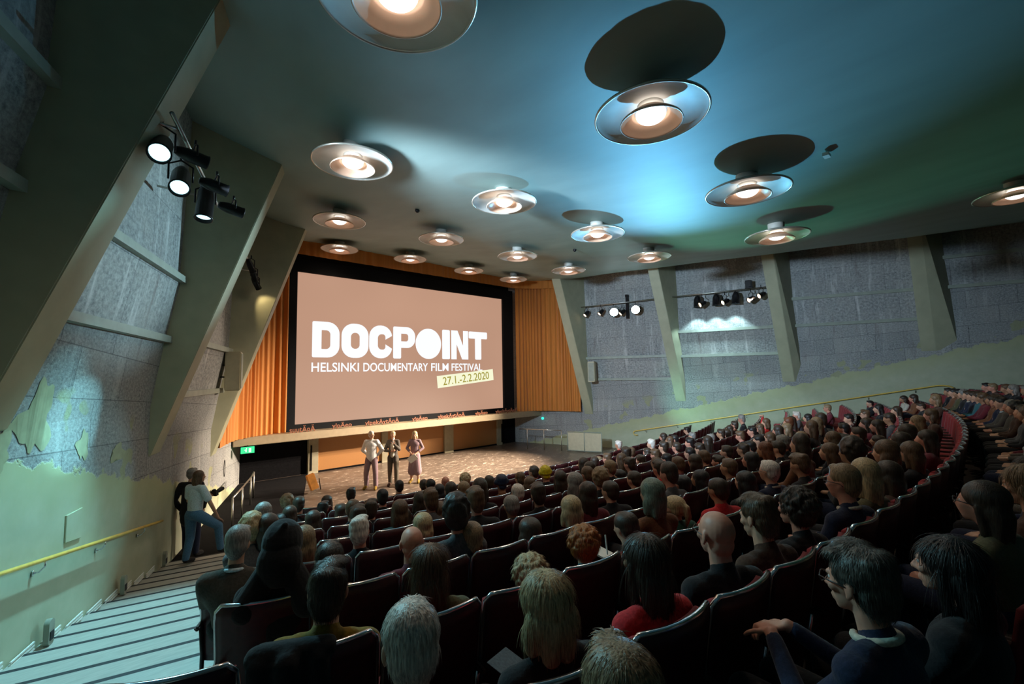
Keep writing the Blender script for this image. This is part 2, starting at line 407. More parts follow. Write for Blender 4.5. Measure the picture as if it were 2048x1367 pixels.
# skirts closing the gap between aisle stairs and terraces
for side in (-1, 1):
    bm = BM()
    for i in range(-20, 30):
        ya = 1+.4*i; yb = ya+.4
        if ya < -7 or yb > 9.2: continue
        xs = [XL(y) if side < 0 else XR-XL(y)+.88 for y in (ya, yb)]
        za, zb = zfl(ya), zfl(yb)
        v = [bm.verts.new(q) for q in ((xs[0], arcY(ya, xs[0]), za-.5), (xs[1], arcY(yb, xs[1]), zb-.5), (xs[1], arcY(yb, xs[1]), zb+.02), (xs[0], arcY(ya, xs[0]), za+.02))]
        bm.faces.new(v)
    struct('trim_1' if side < 0 else 'trim_2', bm, M['carpet'])

# side walls: lower plastered panel, two stepped concrete panels above, ledges between, per bay
FINZ = {14.2: 2.0, 10.1: 2.7, 6.1: 3.55, 1.9: 4.65, -2.2: 5.5}
FINY = [14.2, 10.1, 6.1, 1.9, -2.2]
BEAMS = {14.2: (3.77, 4.82), 10.1: (4.78, 5.88), 6.1: (5.88, 6.97), 1.9: (6.98, 8.05)}   # bay behind each fin
def wallx(side, Y, off): return WX(Y)+off if side < 0 else XR-WX(Y)-off
for side in (-1, 1):
    bm = BM(); bc = BM()
    bays = [(18.6, 14.2, None)]+[(a, b, BEAMS[a]) for a, b in zip(FINY, FINY[1:])]+[(-2.2, -8.5, (8.0, 8.9))]
    def panel(b_, ya, yb, z0, z1, o0, o1):
        n = 6
        for i in range(n):
            y0, y1 = ya+(yb-ya)*i/n, ya+(yb-ya)*(i+1)/n
            q = [(wallx(side, y0, o0), y0, z0), (wallx(side, y1, o0), y1, z0), (wallx(side, y1, o1), y1, z1), (wallx(side, y0, o1), y0, z1)]
            v = [b_.verts.new(x) for x in (q if side < 0 else q[::-1])]; b_.faces.new(v)
    for ya, yb, bb in bays:
        if bb is None:
            panel(bm, ya, yb, -.1, 9.4, 0, 0)
            continue
        zf_ = FINZ.get(yb, 6.0); panel(bm, ya, yb, -.1, zf_, 0, 0); panel(bm, ya, yb, zf_, bb[0], 0, .17)
        panel(bc, ya, yb, bb[0], bb[1], .17, .37)
        panel(bc, ya, yb, bb[1], 9.5, .34, .46)
    w = struct('wall_left' if side < 0 else 'wall_right', bm, M['dado'])
    o = obj('upper_panel', bc, M['concrete'], w); 
    for ya, yb, bb in bays:
        if bb is None: continue
        for z, o0 in ((bb[0], .17), (bb[1], .35)):
            b2 = BM(); pts = []
            for zz in (z-.10, z+.02):
                pts += [(wallx(side, ya, -.05), ya, zz), (wallx(side, yb, -.05), yb, zz), (wallx(side, yb, o0+.10), yb, zz), (wallx(side, ya, o0+.10), ya, zz)]
            hexa(b2, pts); bmesh.ops.recalc_face_normals(b2, faces=b2.faces)
            obj('ledge', b2, M['beam'], w)
# old paint left on the raw concrete of the left wall
M['oldpaint'] = mat('old_paint', (.33, .34, .20), .7, scale=9, var=.1)
rp = random.Random(5)
for (yc, zc, ry, rz_) in ((6.95, 3.62, .26, .36), (7.93, 3.20, .13, .17), (6.45, 3.38, .16, .22), (8.9, 2.95, .2, .12)):
    b2 = BM(); v = []
    ph = [rp.uniform(0, 6.28) for _ in range(4)]
    for i in range(40):
        a = 2*PI*i/40; q = 1+.22*math.sin(3*a+ph[0])+.16*math.sin(5*a+ph[1])+.10*math.sin(9*a+ph[2])
        y_, z_ = yc+ry*q*math.cos(a), zc+rz_*q*math.sin(a)
        v.append(b2.verts.new((WX(y_)+.006+.0*z_+max(0, z_-3.55)*.14, y_, z_)))
    b2.faces.new(v); bmesh.ops.triangulate(b2, faces=b2.faces)
    obj('paint_patch', b2, M['oldpaint'], bpy.data.objects['wall_left'])
# tapered fins
FINZ = {14.2: 2.0, 10.1: 2.7, 6.1: 3.55, 1.9: 4.65, -2.2: 5.5}
nfin = 3
for side in (-1, 1):
    for Y in FINY:
        zb = FINZ[Y]; zt = 9.3; b2 = BM(); pts = []
        y0, y1 = Y-.05, Y+.42
        if side > 0: y0, y1 = Y-.25, Y+.15
        for z in (zb, zt):
            inn = .34*(z-zb)+.02
            sk = {6.1: .25, 1.9: .6, -2.2: .6}.get(Y, 0) if side > 0 else 0
            q = [(WX(y)+o_, y-d_) for y, o_, d_ in ((y0, -.35, sk), (y0, inn, 0), (y1, inn, 0), (y1, -.35, 0))]
            if side > 0: q = [(XR-x, y) for x, y in q]
            pts += [(x, y, z) for x, y in q]
        hexa(b2, pts); bmesh.ops.recalc_face_normals(b2, faces=b2.faces)
        bmesh.ops.bevel(b2, geom=list(b2.edges), offset=.012, segments=2, affect='EDGES')
        struct('trim_%d' % nfin, b2, M['fin']); nfin += 1
# rear wall and front wall
bm = BM(); v = [bm.verts.new(q) for q in ((-8, -8, -1), (30, -8, -1), (30, -8, 10), (-8, -8, 10))]; bm.faces.new(v[::-1]); struct('wall_back', bm, M['ceiling'])
bm = BM(); box(bm, (10, 18.45, 5), (20, .2, 10)); struct('wall_front', bm, M['black'])

# ---------------------------------------------------------------- stage front
bm = BM()
box(bm, (10.63, 18.05, 1.13), (9.7, .1, 1.46)); struct('wall_stage', bm, M['stagewood'])
for i, (a, b) in enumerate(((5.77, 6.14), (8.75, 9.02), (11.89, 12.40), (15.15, 15.49))):
    bm = BM(); box(bm, ((a+b)/2, 17.97, 1.13), (b-a, .14, 1.46))
    bmesh.ops.bevel(bm, geom=list(bm.edges), offset=.01, segments=1, affect='EDGES')
    if i in (0, 3): box(bm, (a+.10 if i == 0 else b-.06, 17.885, 1.0), (.05, .03, .95), mi=1)
    struct('pillar', bm, [M['pilaster'], M['black']])
bm = BM(); box(bm, (10.3, 17.25, 2.0), (14.5, 1.3, .27)); bmesh.ops.bevel(bm, geom=list(bm.edges), offset=.015, segments=2, affect='EDGES')
struct('trim_20', bm, M['ledge'])
bm = BM(); box(bm, (10.63, 17.99, .445), (9.3, .02, .06)); struct('baseboard_stage', bm, M['black'])
# black wing left and right of the panelled wall
bm = BM(); box(bm, (4.4, 18.1, 1.13), (2.8, .05, 1.5)); struct('wall_left_wing', bm, M['black'])
bm = BM(); box(bm, (16.4, 18.1, 1.13), (1.9, .05, 1.5)); struct('wall_right_wing', bm, M['black'])
# screen
scr = thing('cinema_screen', 'large cinema screen in a wide black surround showing a projected festival title on dusty pink', 'screen', (10.046, 17.3, 5.151))
bm = BM(); box(bm, (0, .03, 0), (9.97, .04, 5.58)); obj('image_surface', bm, M['screen'], scr)
bm = BM()
L_, R_, T_, B_ = -5.29, 5.66, 3.27, -3.03
for (a, b, c, d) in ((L_, -4.985, B_, T_), (4.985, R_, B_, T_), (-4.985, 4.985, 2.79, T_), (-4.985, 4.985, B_, -2.79)):
    box(bm, ((a+b)/2, -.02, (c+d)/2), (b-a, .18, d-c))
obj('black_surround', bm, M['masking'], scr)
sx, sz = 10.046, 5.151
def rounded(bm, pts, hole=None, y=-.001, depth=.004):
    vs = [bm.verts.new((p[0], y, p[1])) for p in pts]; return vs
def text_mesh(s, bbox, m, name, bold=0, rot=0, sx_=1, parent=None, y=0, depth=.004, italic=0):
    """text fitted into bbox = (x0, x1, z0, z1) on the xz plane facing -y"""
    cu = bpy.data.curves.new('t', 'FONT'); cu.body = s; cu.size = 1; cu.offset = bold; cu.extrude = depth; cu.resolution_u = 6
    to = bpy.data.objects.new('t', cu); COL.objects.link(to)
    me = bpy.data.meshes.new_from_object(to.evaluated_get(bpy.context.evaluated_depsgraph_get()))
    bpy.data.objects.remove(to)
    n = len(me.vertices); co = np.zeros(n*3); me.vertices.foreach_get('co', co); co = co.reshape(-1, 3)
    lo, hi = co[:, :2].min(0), co[:, :2].max(0)
    u = (co[:, 0]-lo[0])/(hi[0]-lo[0]); v = (co[:, 1]-lo[1])/(hi[1]-lo[1])
    x0, x1, z0, z1 = bbox
    X = (u-.5)*(x1-x0); Z = (v-.5)*(z1-z0)
    c, s_ = math.cos(rot), math.sin(rot)
    out = np.stack([(x0+x1)/2+X*c-Z*s_, y-co[:, 2], (z0+z1)/2+X*s_+Z*c], 1)
    me.vertices.foreach_set('co', out.ravel()); me.materials.clear(); me.materials.append(m); me.update()
    return obj(name, me, m, parent)
YT = -.004
LET = [('D', 5.64, 6.66), ('O', 6.74, 7.84), ('C', 7.87, 8.88), ('P', 8.93, 9.98), (None, 10.0, 11.32), ('I', 11.38, 11.80), ('N', 11.88, 12.86), ('T', 12.90, 14.03)]
def heavy(ch, x0, x1, z0, z1):
    """heavy rounded capitals drawn as flat raised outlines"""
    w, h = x1-x0, z1-z0; st = .36; bm = BM()
    def slab(poly, hole=None):
        cu = bpy.data.curves.new('g', 'CURVE'); cu.dimensions = '2D'; cu.fill_mode = 'BOTH'; cu.extrude = .004
        for P in [poly]+([hole] if hole else []):
            sp = cu.splines.new('POLY'); sp.points.add(len(P)-1); sp.use_cyclic_u = True
            for i, (a, b) in enumerate(P): sp.points[i].co = (a, b, 0, 1)
        o = bpy.data.objects.new('g', cu); COL.objects.link(o)
        me = bpy.data.meshes.new_from_object(o.evaluated_get(bpy.context.evaluated_depsgraph_get())); bpy.data.objects.remove(o)
        me.transform(Matrix.Rotation(PI/2, 4, 'X')); bm.from_mesh(me)
    def rr(a, b, c, d, rs, n=8):
        """rounded rect x a..b, z c..d, corner radii bl br tr tl"""
        P = []
        for (cx, cz, r, s) in ((a, c, rs[0], 180), (b, c, rs[1], 270), (b, d, rs[2], 0), (a, d, rs[3], 90)):
            ox = cx+(r if cx == a else -r); oz = cz+(r if cz == c else -r)
            for i in range(n+1):
                t = math.radians(s+90*i/n); P.append((ox+r*math.cos(t), oz+r*math.sin(t)))
        return P
    e = .06
    if ch == 'D': slab(rr(x0, x1, z0, z1, (e, .45, .45, e)), rr(x0+.34, x1-.35, z0+.32, z1-.32, (.02, .16, .16, .02)))
    elif ch == 'O': slab(rr(x0, x1, z0, z1, (.48,)*4), rr(x0+.37, x1-.37, z0+.36, z1-.36, (.17,)*4))
    elif ch is None:
        cx, cz = (x0+x1)/2, (z0+z1)/2
        slab([(cx+(w/2)*math.cos(t), cz+(h/2)*math.sin(t)) for t in [2*PI*i/48 for i in range(48)]])
    elif ch == 'C':
        P = rr(x0, x1, z0, z1, (.48,)*4); Q = rr(x0+.37, x1-.30, z0+.36, z1-.36, (.17, .12, .12, .17))
        cz = (z0+z1)/2
        P = [p for p in P if not (p[0] > x1-.3 and abs(p[1]-cz) < .24)]
        out = sorted([p for p in P], key=lambda p: 0)
        # outer from lower lip round the left to the upper lip, then inner back
        import itertools
        ang = lambda p: (math.atan2(p[1]-cz, p[0]-(x0+x1)/2)) % (2*PI)
        o_ = [p for p in P if .38 < ang(p) < 2*PI-.38]; o_.sort(key=ang)
        i_ = [p for p in Q if .55 < ang(p) < 2*PI-.55]; i_.sort(key=ang, reverse=True)
        slab([(x1-.02, cz+.26)]+o_+[(x1-.02, cz-.26), (x1-.30, cz-.10)]+i_+[(x1-.30, cz+.10)])
    elif ch == 'P':
        slab(rr(x0, x0+.37, z0, z1, (e, e, .01, e))); slab(rr(x0+.1, x1, z0+.46, z1, (.01, .40, .40, .01)), rr(x0+.37, x1-.34, z0+.74, z1-.29, (.01, .11, .11, .01)))
    elif ch == 'I': slab(rr(x0, x1, z0, z1, (e,)*4))
    elif ch == 'N':
        slab([(x0, z0), (x0+.30, z0), (x0+.30, z0+.72), (x1-.36, z0), (x1, z0), (x1, z1), (x1-.30, z1), (x1-.30, z1-.72), (x0+.36, z1), (x0, z1)])
    elif ch == 'T':
        slab(rr(x0, x1, z1-.34, z1, (e,)*4)); slab(rr((x0+x1)/2-.19, (x0+x1)/2+.19, z0, z1-.1, (e, e, .01, .01)))
    return bm
for i, (ch, a, b) in enumerate(LET):
    o = obj('title_letter', heavy(ch, a-sx, b-sx, 4.79-sz, 6.15-sz), M['lettering'], scr); o.location = (0, YT, 0)
for s, a, b in (('HELSINKI', 5.63, 7.45), ('DOCUMENTARY', 7.63, 10.62), ('FILM', 10.79, 11.72), ('FESTIVAL', 11.89, 13.71)):
    text_mesh(s, (a-sx, b-sx, 4.25-sz, 4.60-sz), M['lettering'], 'subtitle_word', bold=.012, parent=scr, y=YT)
bm = BM(); v = [bm.verts.new((x-sx, -.012, z-sz)) for x, z in ((11.13, 3.47), (14.42, 3.78), (14.37, 4.33), (11.08, 4.02))]
r = bmesh.ops.extrude_face_region(bm, geom=[bm.faces.new(v)])
for q in r['geom']:
    if isinstance(q, bmesh.types.BMVert): q.co.y += .006
obj('date_tag', bm, M['datetag'], scr)
text_mesh('27.1.-2.2.2020', (11.40-sx, 14.12-sx, 3.72-sz, 4.09-sz), M['dateink'], 'date_text', bold=.002, rot=.094, parent=scr, y=-.018, depth=.003)

# letters standing on the ledge in front of the masking
TXT = ['suutÄnÄ', 'ylpÄeo', 'ylpekÄytÄnÄ', 'ylpÄeo', 'ylpekÄytÄnÄ', 'ylpÄeo', 'ylpekÄytÄnÄ']
x = 4.75
for i, s in enumerate(TXT):
    w = .122*len(s)+.10*(len(s) > 8)
    o = text_mesh(s, (x, x+w, 2.135, 2.37), M['letters'], 'standing_letters', bold=.01, y=16.72, depth=.02)
    tag(o, 'small terracotta word standing on the stage ledge, %s' % ['leftmost, below the screen corner', 'second word from the left', 'third word, long, left of the middle', 'fourth word, short, near the middle', 'fifth word, long, right of the middle', 'sixth word, short, near the right side', 'rightmost long word below the screen corner'][i], 'lettering', 'terracotta words on the ledge')
    x += w+(.60 if i % 2 == 0 else .52)

# curtains: gathered cloth on a track curving forward to the side walls
def curtain(path, z0, z1, amp=.06, wl=.17, seed=0, zlow=None):
    rn = random.Random(seed); P = [Vector((p[0], p[1], 0)) for p in path]
    L = sum((b-a).length for a, b in zip(P, P[1:])); n = int(L/.022); bm = BM(); rows = 10; prev = None
    ph = 0; phs = []
    for i in range(n+1):
        ph += 2*PI*.022/(wl*(1+.35*math.sin(i*.07+seed)+.25*math.sin(i*.023))); phs.append(ph)
    for i in range(n+1):
        s = L*i/n; k = 0
        while k < len(P)-2 and s > (P[k+1]-P[k]).length: s -= (P[k+1]-P[k]).length; k += 1
        d = (P[k+1]-P[k]).normalized(); p = P[k]+d*s; nn = Vector((-d.y, d.x, 0)); col = []
        for j in range(rows+1):
            t = j/rows; off = amp*(math.sin(phs[i])*(.75+.25*math.sin(i*.11+t*2))+.3*math.sin(phs[i]*.37+t*1.5))
            zb = z0 if zlow is None else z0+(zlow-z0)*i/n
            col.append(bm.verts.new((*(p+nn*off).xy, zb+(z1-zb)*t)))
        if prev:
            for j in range(rows): bm.faces.new((prev[j], col[j], col[j+1], prev[j+1]))
        prev = col
    return bm
def arcpath(a, b, c, n=14):
    return [((1-t)**2*a[0]+2*t*(1-t)*b[0]+t*t*c[0], (1-t)**2*a[1]+2*t*(1-t)*b[1]+t*t*c[1]) for t in [i/n for i in range(n+1)]]
o = obj('stage_curtain', curtain(arcpath((4.72, 17.05), (3.0, 16.9), (2.36, 14.55)), 2.14, 8.62, seed=1), M['curtain'], None, True)
tag(o, 'orange pleated stage curtain hanging between the screen and the left wall', 'curtain')
o = obj('stage_curtain', curtain(arcpath((15.78, 17.05), (17.1, 16.6), (17.62, 14.35)), 2.14, 8.62, seed=2), M['curtain'], None, True)
tag(o, 'orange pleated stage curtain hanging between the screen and the right wall', 'curtain')
pth = arcpath((2.30, 14.5), (3.0, 16.5), (5.0, 16.86))+arcpath((15.4, 16.86), (17.1, 16.2), (17.7, 14.3))
bm = curtain(pth, 8.50, 9.15, amp=.02, wl=.5, seed=3)
o = obj('curtain_valance', bm, M['curtain'], None, True); tag(o, 'orange valance strip running along the ceiling above the screen', 'valance')
# ---------------------------------------------------------------- handrails
def rail(side):
    r = thing('handrail', 'yellow varnished handrail on chrome brackets along the %s' % ('left wall' if side < 0 else 'far right wall'), 'handrail')
    zr = (lambda Y: 3.445-.189*Y) if side < 0 else (lambda Y: 3.72-.2045*Y)
    ys = [2.5+i*.25 for i in range(34)] if side < 0 else [1.7+i*.25 for i in range(43)]
    ys = [y for y in ys if y < (10.6 if side < 0 else 12.1)]
    pts = [(wallx(side, y, .10), y, zr(y)) for y in ys]
    if side > 0:
        for i in range(1, 9):
            a = PI*i/8; pts.insert(0, (wallx(1, 1.7-.9*math.sin(a*.5)*math.sin(a/2), .10), 1.7-.42*math.sin(a), zr(1.7)-.17*(1-math.cos(a))+.05*math.sin(a)))
        y = ys[-1]
        for i in range(1, 7):
            a = PI*1.2*i/6; pts.append((wallx(1, y, .10), y+.14*math.sin(a), zr(y)-.10*(1-math.cos(a))))
    obj('grip', B(tube, pts, .024, 10), M['brass'], r, True)
    k = 0
    for y in np.arange(ys[0]+.6, ys[-1], 1.32):
        b2 = BM(); z = zr(y); w = wallx(side, y, .015); c = wallx(side, y, .10)
        tube(b2, [(c, y, z-.02), (c, y, z-.075), ((c+w)/2, y, z-.12), (w, y, z-.12)], .009, 6)
        vs = lathe(b2, [(0, 0), (.03, 0), (.03, .015), (0, .015)], 12)
        bmesh.ops.transform(b2, matrix=Matrix.Translation((w-.008*side*-1, y, z-.12)) @ Matrix.Rotation(PI/2, 4, 'Y'), verts=vs)
        obj('bracket', b2, M['chrome'], r, True)
rail(-1); rail(1)
# recessed capsule step lights and skirting stripes on the left wall
for i, y in enumerate((7.22, 9.04, 10.74)):
    t = thing('step_light', 'capsule shaped step light recess low on the left wall, %s' % ['nearest to the camera', 'middle one', 'farthest, by the standing photographer'][i], 'step light', (WX(y)+.07, y, zfl(y)+.10), math.atan2(-.368, 1) - 0, 'step lights on the left wall')
    b2 = BM()
    P = [(0, .055*math.cos(a), (.15 if a < PI else -.0)+.055*math.sin(a)+(.0)) for a in [2*PI*j/28 for j in range(28)]]
    P = [(0, .055*math.cos(a), .055*math.sin(a)+(.17 if math.sin(a) >= 0 else 0)) for a in [2*PI*j/28+.001 for j in range(28)]]
    v = [b2.verts.new(p) for p in P]; f = b2.faces.new(v); r_ = bmesh.ops.extrude_face_region(b2, geom=[f])
    bmesh.ops.translate(b2, verts=[q for q in r_['geom'] if isinstance(q, bmesh.types.BMVert)], vec=(.05, 0, 0))
    bmesh.ops.recalc_face_normals(b2, faces=b2.faces)
    obj('cover', b2, M['beam'], t)
    b2 = BM(); box(b2, (.052, 0, .05), (.01, .07, .09)); obj('aperture', b2, M['nosing_shade'], t)
b2 = BM()
for i in range(-3, 20):
    y = 1.0+.476*i+.05; y1 = y+.36; z = zfl(1.0+.476*i+.2)+.03
    for k in range(3):
        zz = z+.035*k
        hexa(b2, [(WX(y)+.02, y, zz), (WX(y1)+.02, y1, zz), (WX(y1)+.035, y1, zz), (WX(y)+.035, y, zz), (WX(y)+.02, y, zz+.016), (WX(y1)+.02, y1, zz+.016), (WX(y1)+.035, y1, zz+.016), (WX(y)+.035, y, zz+.016)])
struct('baseboard_left', b2, M['white'])
b2 = BM(); y0, y1 = 7.63, 7.97
hexa(b2, [(WX(y0), y0, 2.10), (WX(y1), y1, 2.05), (WX(y1)+.02, y1, 2.05), (WX(y0)+.02, y0, 2.10), (WX(y0), y0, 2.42), (WX(y1), y1, 2.42), (WX(y1)+.02, y1, 2.42), (WX(y0)+.02, y0, 2.42)])
bmesh.ops.bevel(b2, geom=list(b2.edges), offset=.004, segments=1, affect='EDGES')
tag(obj('hatch_cover', b2, M['dado']), 'square painted-over hatch cover on the left wall above the handrail', 'hatch')
b2 = BM(); lathe(b2, [(0, .0), (.075, .0), (.078, .012), (.06, .02), (0, .022)], 24)
tag(obj('marker_light', b2, M['white'], None, True, (.66, 6.12, zfl(6.35)+.001)), 'round white marker disc on the stair tread beside the seat block', 'marker')

# ---------------------------------------------------------------- ceiling lamps
def make_lamp():
    t = thing('ceiling_lamp', 'x', 'ceiling lamp', (0, 0, 0), 0, 'saucer lamps under the auditorium ceiling')
    b2 = BM()   # outer dish: shallow open saucer, opening down
    lathe(b2, [(.155, .135), (.30, .10), (.45, .065), (.60, .02), (.645, -.012), (.65, -.03), (.635, -.028), (.60, -.002), (.45, .045), (.30, .08), (.155, .112)], 64)
    obj('outer_dish', b2, M['dish'], t, True)
    b2 = BM(); lathe(b2, [(.632, -.026), (.650, -.036), (.664, -.026), (.662, -.008), (.648, .0)], 64, close=True); obj('dish_rim', b2, M['rimmetal'], t, True)
    b2 = BM()
    lathe(b2, [(.365, -.115), (.355, -.09), (.30, -.045), (.235, -.01), (.20, .03), (.19, .03), (.225, -.016), (.29, -.053), (.345, -.10), (.355, -.120)], 56, close=True)
    obj('inner_bowl', b2, M['bowl'], t, True)
    b2 = BM(); bmesh.ops.create_uvsphere(b2, u_segments=28, v_segments=16, radius=.175); bmesh.ops.scale(b2, vec=(1, 1, .6), verts=b2.verts)
    bmesh.ops.translate(b2, vec=(0, 0, .0), verts=b2.verts); obj('bulb', b2, M['bulb'], t, True)
    b2 = BM(); lathe(b2, [(0, .34), (.17, .34), (.17, .20), (.15, .11), (.10, .09), (0, .09)], 28); obj('ceiling_cup', b2, M['dish'], t, True)
    return t
LB = ['nearest to the camera at the top edge', 'large, with a long dark shadow above it', 'left of centre below the nearest lamp', 'small, middle of the ceiling, with a faint shadow', 'right side, with a shadow spreading right', 'cut off by the right edge of the photo',
 'left, over the left end of the screen', 'above the middle of the screen', 'in the bright cyan pool, casting a round shadow', 'in front of the second right fin', 'in front of the third right fin',
 'leftmost of the farthest row, by the screen corner', 'second of the farthest row along the screen', 'just right of the screen middle, before the farthest row', 'third of the farthest row along the screen', 'last of the farthest row, by the right curtain', 'in front of the first right fin, above the orange curtain']
l0 = make_lamp()
for i, (x, y, z) in enumerate(LAMPS):
    o = l0 if i == 0 else dup(l0, (x, y, z), 0)
    o.location = (x, y, z); o['label'] = 'round saucer ceiling lamp, '+LB[i]
    ld = bpy.data.lights.new('lamp_light', 'SPOT'); ld.energy = 78; ld.color = (1, .76, .54); ld.spot_size = math.radians(150); ld.spot_blend = .8; ld.shadow_soft_size = .15
    lo = bpy.data.objects.new('lamp_light', ld); COL.objects.link(lo); lo.location = (x, y, z-.14)

# ---------------------------------------------------------------- stage lighting bars
def par_can(name, label, loc, target, lens, L=.34, r=.10, power=None, col=WHITE, cone=40, hang=.42, group=None, bl=.4, soft=.06):
    t = thing(name, label, 'spotlight', loc, 0, group)
    d = (Vector(target)-Vector(loc)).normalized(); q = d.to_track_quat('-Z', 'Y').to_matrix().to_4x4()
    b2 = BM(); lathe(b2, [(0, L*.62), (r*.55, L*.60), (r*.8, L*.45), (r, L*.25), (r, -L*.36), (r*1.08, -L*.36), (r*1.08, -L*.40), (r*.93, -L*.40), (r*.93, -L*.30), (0, -L*.30)], 20)
    b2.transform(q); obj('housing', b2, M['fixture'], t, True)
    b2 = BM(); lathe(b2, [(0, -L*.335), (r*.6, -L*.33), (r*.9, -L*.315), (r*.9, -L*.305), (0, -L*.305)], 20); b2.transform(q); obj('lens', b2, lens, t, True)
    b2 = BM(); sd = (q @ Vector((1, 0, 0))).normalized()
    sd = Vector((sd.x, sd.y, 0)).normalized() if Vector((sd.x, sd.y, 0)).length > .1 else Vector((1, 0, 0))
    a = sd*(r*1.18)
    tube(b2, [tuple(a), tuple(a+Vector((0, 0, hang*.55))), tuple(Vector((0, 0, hang*.75))), tuple(-a+Vector((0, 0, hang*.55))), tuple(-a)], .012, 6)
    tube(b2, [(0, 0, hang*.72), (0, 0, hang)], .016, 6); obj('yoke', b2, M['fixture'], t, True)
    if power:
        ld = bpy.data.lights.new('can_beam', 'SPOT'); ld.energy = power; ld.color = col; ld.spot_size = math.radians(cone); ld.spot_blend = bl; ld.shadow_soft_size = soft
        lo = bpy.data.objects.new('can_beam', ld); COL.objects.link(lo); lo.location = Vector(loc)+d*(L*.45); aim(lo, target)
    return t
def bar(label, a, b, side, r=.024, extra=()):
    t = thing('lighting_bar', label, 'lighting bar'); obj('pipe', B(tube, [a, b], r, 10), M['steel'], t, True)
    for k in (.12, .88):
        p = Vector(a).lerp(Vector(b), k); w = wallx(side, p.y, .47)
        obj('wall_arm', B(tube, [tuple(p), (w, p.y, p.z+.02)], .018, 8), M['steel'], t, True)
    return t
bar('steel lighting bar high on the left wall carrying three cyan spotlights', (.42, 5.9, 6.90), (1.29, 8.75, 6.92), -1)
for i, (p, d_, pw, cn) in enumerate((((.34, 6.10, 6.51), (-.10, -.80, -.60), 260, 70), ((.59, 6.80, 6.42), (-.10, -.75, -.66), 420, 70), ((.95, 7.60, 6.35), (-.10, -.25, -1.0), 1350, 60))):
    d_ = Vector(d_).normalized(); p = Vector(p)-d_*.22
    par_can('stage_spotlight', 'black long barrelled spotlight with glowing cyan lens on left bar, %s' % ['nearest', 'middle', 'farthest'][i], p, p+d_*5, M['coollens'], L=.66, r=.108, hang=.36, power=pw, col=CYAN, cone=cn, bl=.6)
for i, z in enumerate((6.70, 6.66, 6.62)):
    p = (.70+.33*i, 6.45+.7*i, z)
    par_can('stage_spotlight', 'small black spotlight tucked behind the cyan ones on left bar, %s' % ['nearest', 'middle', 'farthest'][i], p, (p[0]+18, p[1]+2, 4), M['fixture'] if i else M['coollens'], L=.34, r=.08, hang=.22, power=None if i else 7500, col=(.60, .80, 1), cone=75, bl=1, soft=.35)  # nearest can's lens glow and beam added as cool fill for the right wall
bar('short lighting bar behind the second left fin above the curtain', (2.40, 12.3, 7.05), (3.05, 14.1, 7.0), -1)
for i, (p, q) in enumerate((((2.62, 12.7, 6.85), (6, 16, 1)), ((2.80, 13.2, 6.74), (5.2, 16, 2)), ((2.98, 13.75, 6.62), (4.0, 14.6, 5.2)))):
    par_can('stage_spotlight', 'small black profile spotlight before the left curtain, %s' % ['upper', 'middle', 'lowest and warm lit'][i], p, q, M['warmlens'] if i == 2 else M['fixture'], L=.36, r=.075, hang=.3, power=22 if i == 2 else None, col=(1, .75, .4), cone=70)
bar('lighting bar between first and second right fins, with one blinding spotlight', (17.28, 13.9, 7.30), (18.52, 10.5, 7.38), 1)
ST = (10.4, 15.4, .5); SU = (7.4, 15.0, .9)
R12 = [((17.37, 13.65, 6.95), ST, 'warmlens', 'warm one at the far left end'), ((17.60, 12.95, 6.96), ST, 'warmlens', 'warm, second from the left end'), ((17.85, 12.36, 6.93), (5, 4.5, 4.5), 'hotlens', 'blinding cyan white one in the middle'),
 ((17.98, 12.0, 6.88), ST, 'warmlens', 'small warm one right of the blinding one'), ((18.18, 11.39, 6.96), (3, 3, 4.5), 'hotlens', 'second bright cyan white one')]
for p, q, m_, d in R12:
    par_can('stage_spotlight', 'spotlight on the first right bar, '+d, p, q, M[m_], L=.34, r=.21 if m_ == 'hotlens' else .10, hang=.38, power=11000 if m_ == 'warmlens' and p[1] < 13.5 else None, col=(1, .80, .60), cone=48, group='spotlights on the first right bar', bl=1)
b2 = BM(); box(b2, (0, 0, .5), (.10, .10, 1.0)); box(b2, (0, 0, 1.08), (.14, .10, .14))
tag(obj('wireless_antenna', b2, M['fixture'], None, False, (wallx(1, 11.9, .56), 11.9, 6.6)), 'dark upright antenna box on the wall behind the first right bar', 'antenna')
bar('lighting bar between second and third right fins, hung with a row of spotlights', (18.72, 9.95, 7.40), (20.02, 6.4, 7.46), 1)
for i, (f_, lens) in enumerate(((.30, 'cool'), (.36, 'warm'), (.50, 'cool'), (.60, 'warm'), (.70, 'cool'), (.86, 'warm'), (.96, 'warm'))):
    p = Vector((18.72, 9.95, 7.02)).lerp(Vector((20.02, 6.4, 7.08)), f_)
    if lens == 'cool':
        q = (wallx(1, p.y, .3)-.7, p.y+.2, 2.5)
        par_can('stage_spotlight', 'black spotlight with pale cyan lens on the second right bar, %s' % ['left', 'middle', 'right'][i//2], p, q, M['coollens'], L=.50, r=.15, hang=.36, power=210, col=(.6, .92, 1), cone=95, group='cyan spotlights on the second right bar')
    else:
        par_can('stage_spotlight', 'small warm spotlight on the second right bar, %s' % ['first from the left', 'second from the left', 'third from the left', 'at the right end'][[1, 3, 5, 6].index(i)], p+Vector((-.1, 0, -.08 if i < 6 else .05)), SU, M['warmlens'], L=.34, r=.11, hang=.42, power=9000, col=(1, .80, .62), cone=42, group='warm spotlights on the second right bar', bl=1)
b2 = BM(); box(b2, (0, 0, .14), (.22, .22, .28)); bmesh.ops.bevel(b2, geom=list(b2.edges), offset=.012, segments=2, affect='EDGES'); box(b2, (0, 0, -.02), (.05, .3, .05))
tag(obj('small_speaker', b2, M['fixture'], None, False, (19.80, 6.98, 7.52)), 'small black speaker box on top of the second right lighting bar', 'speaker')

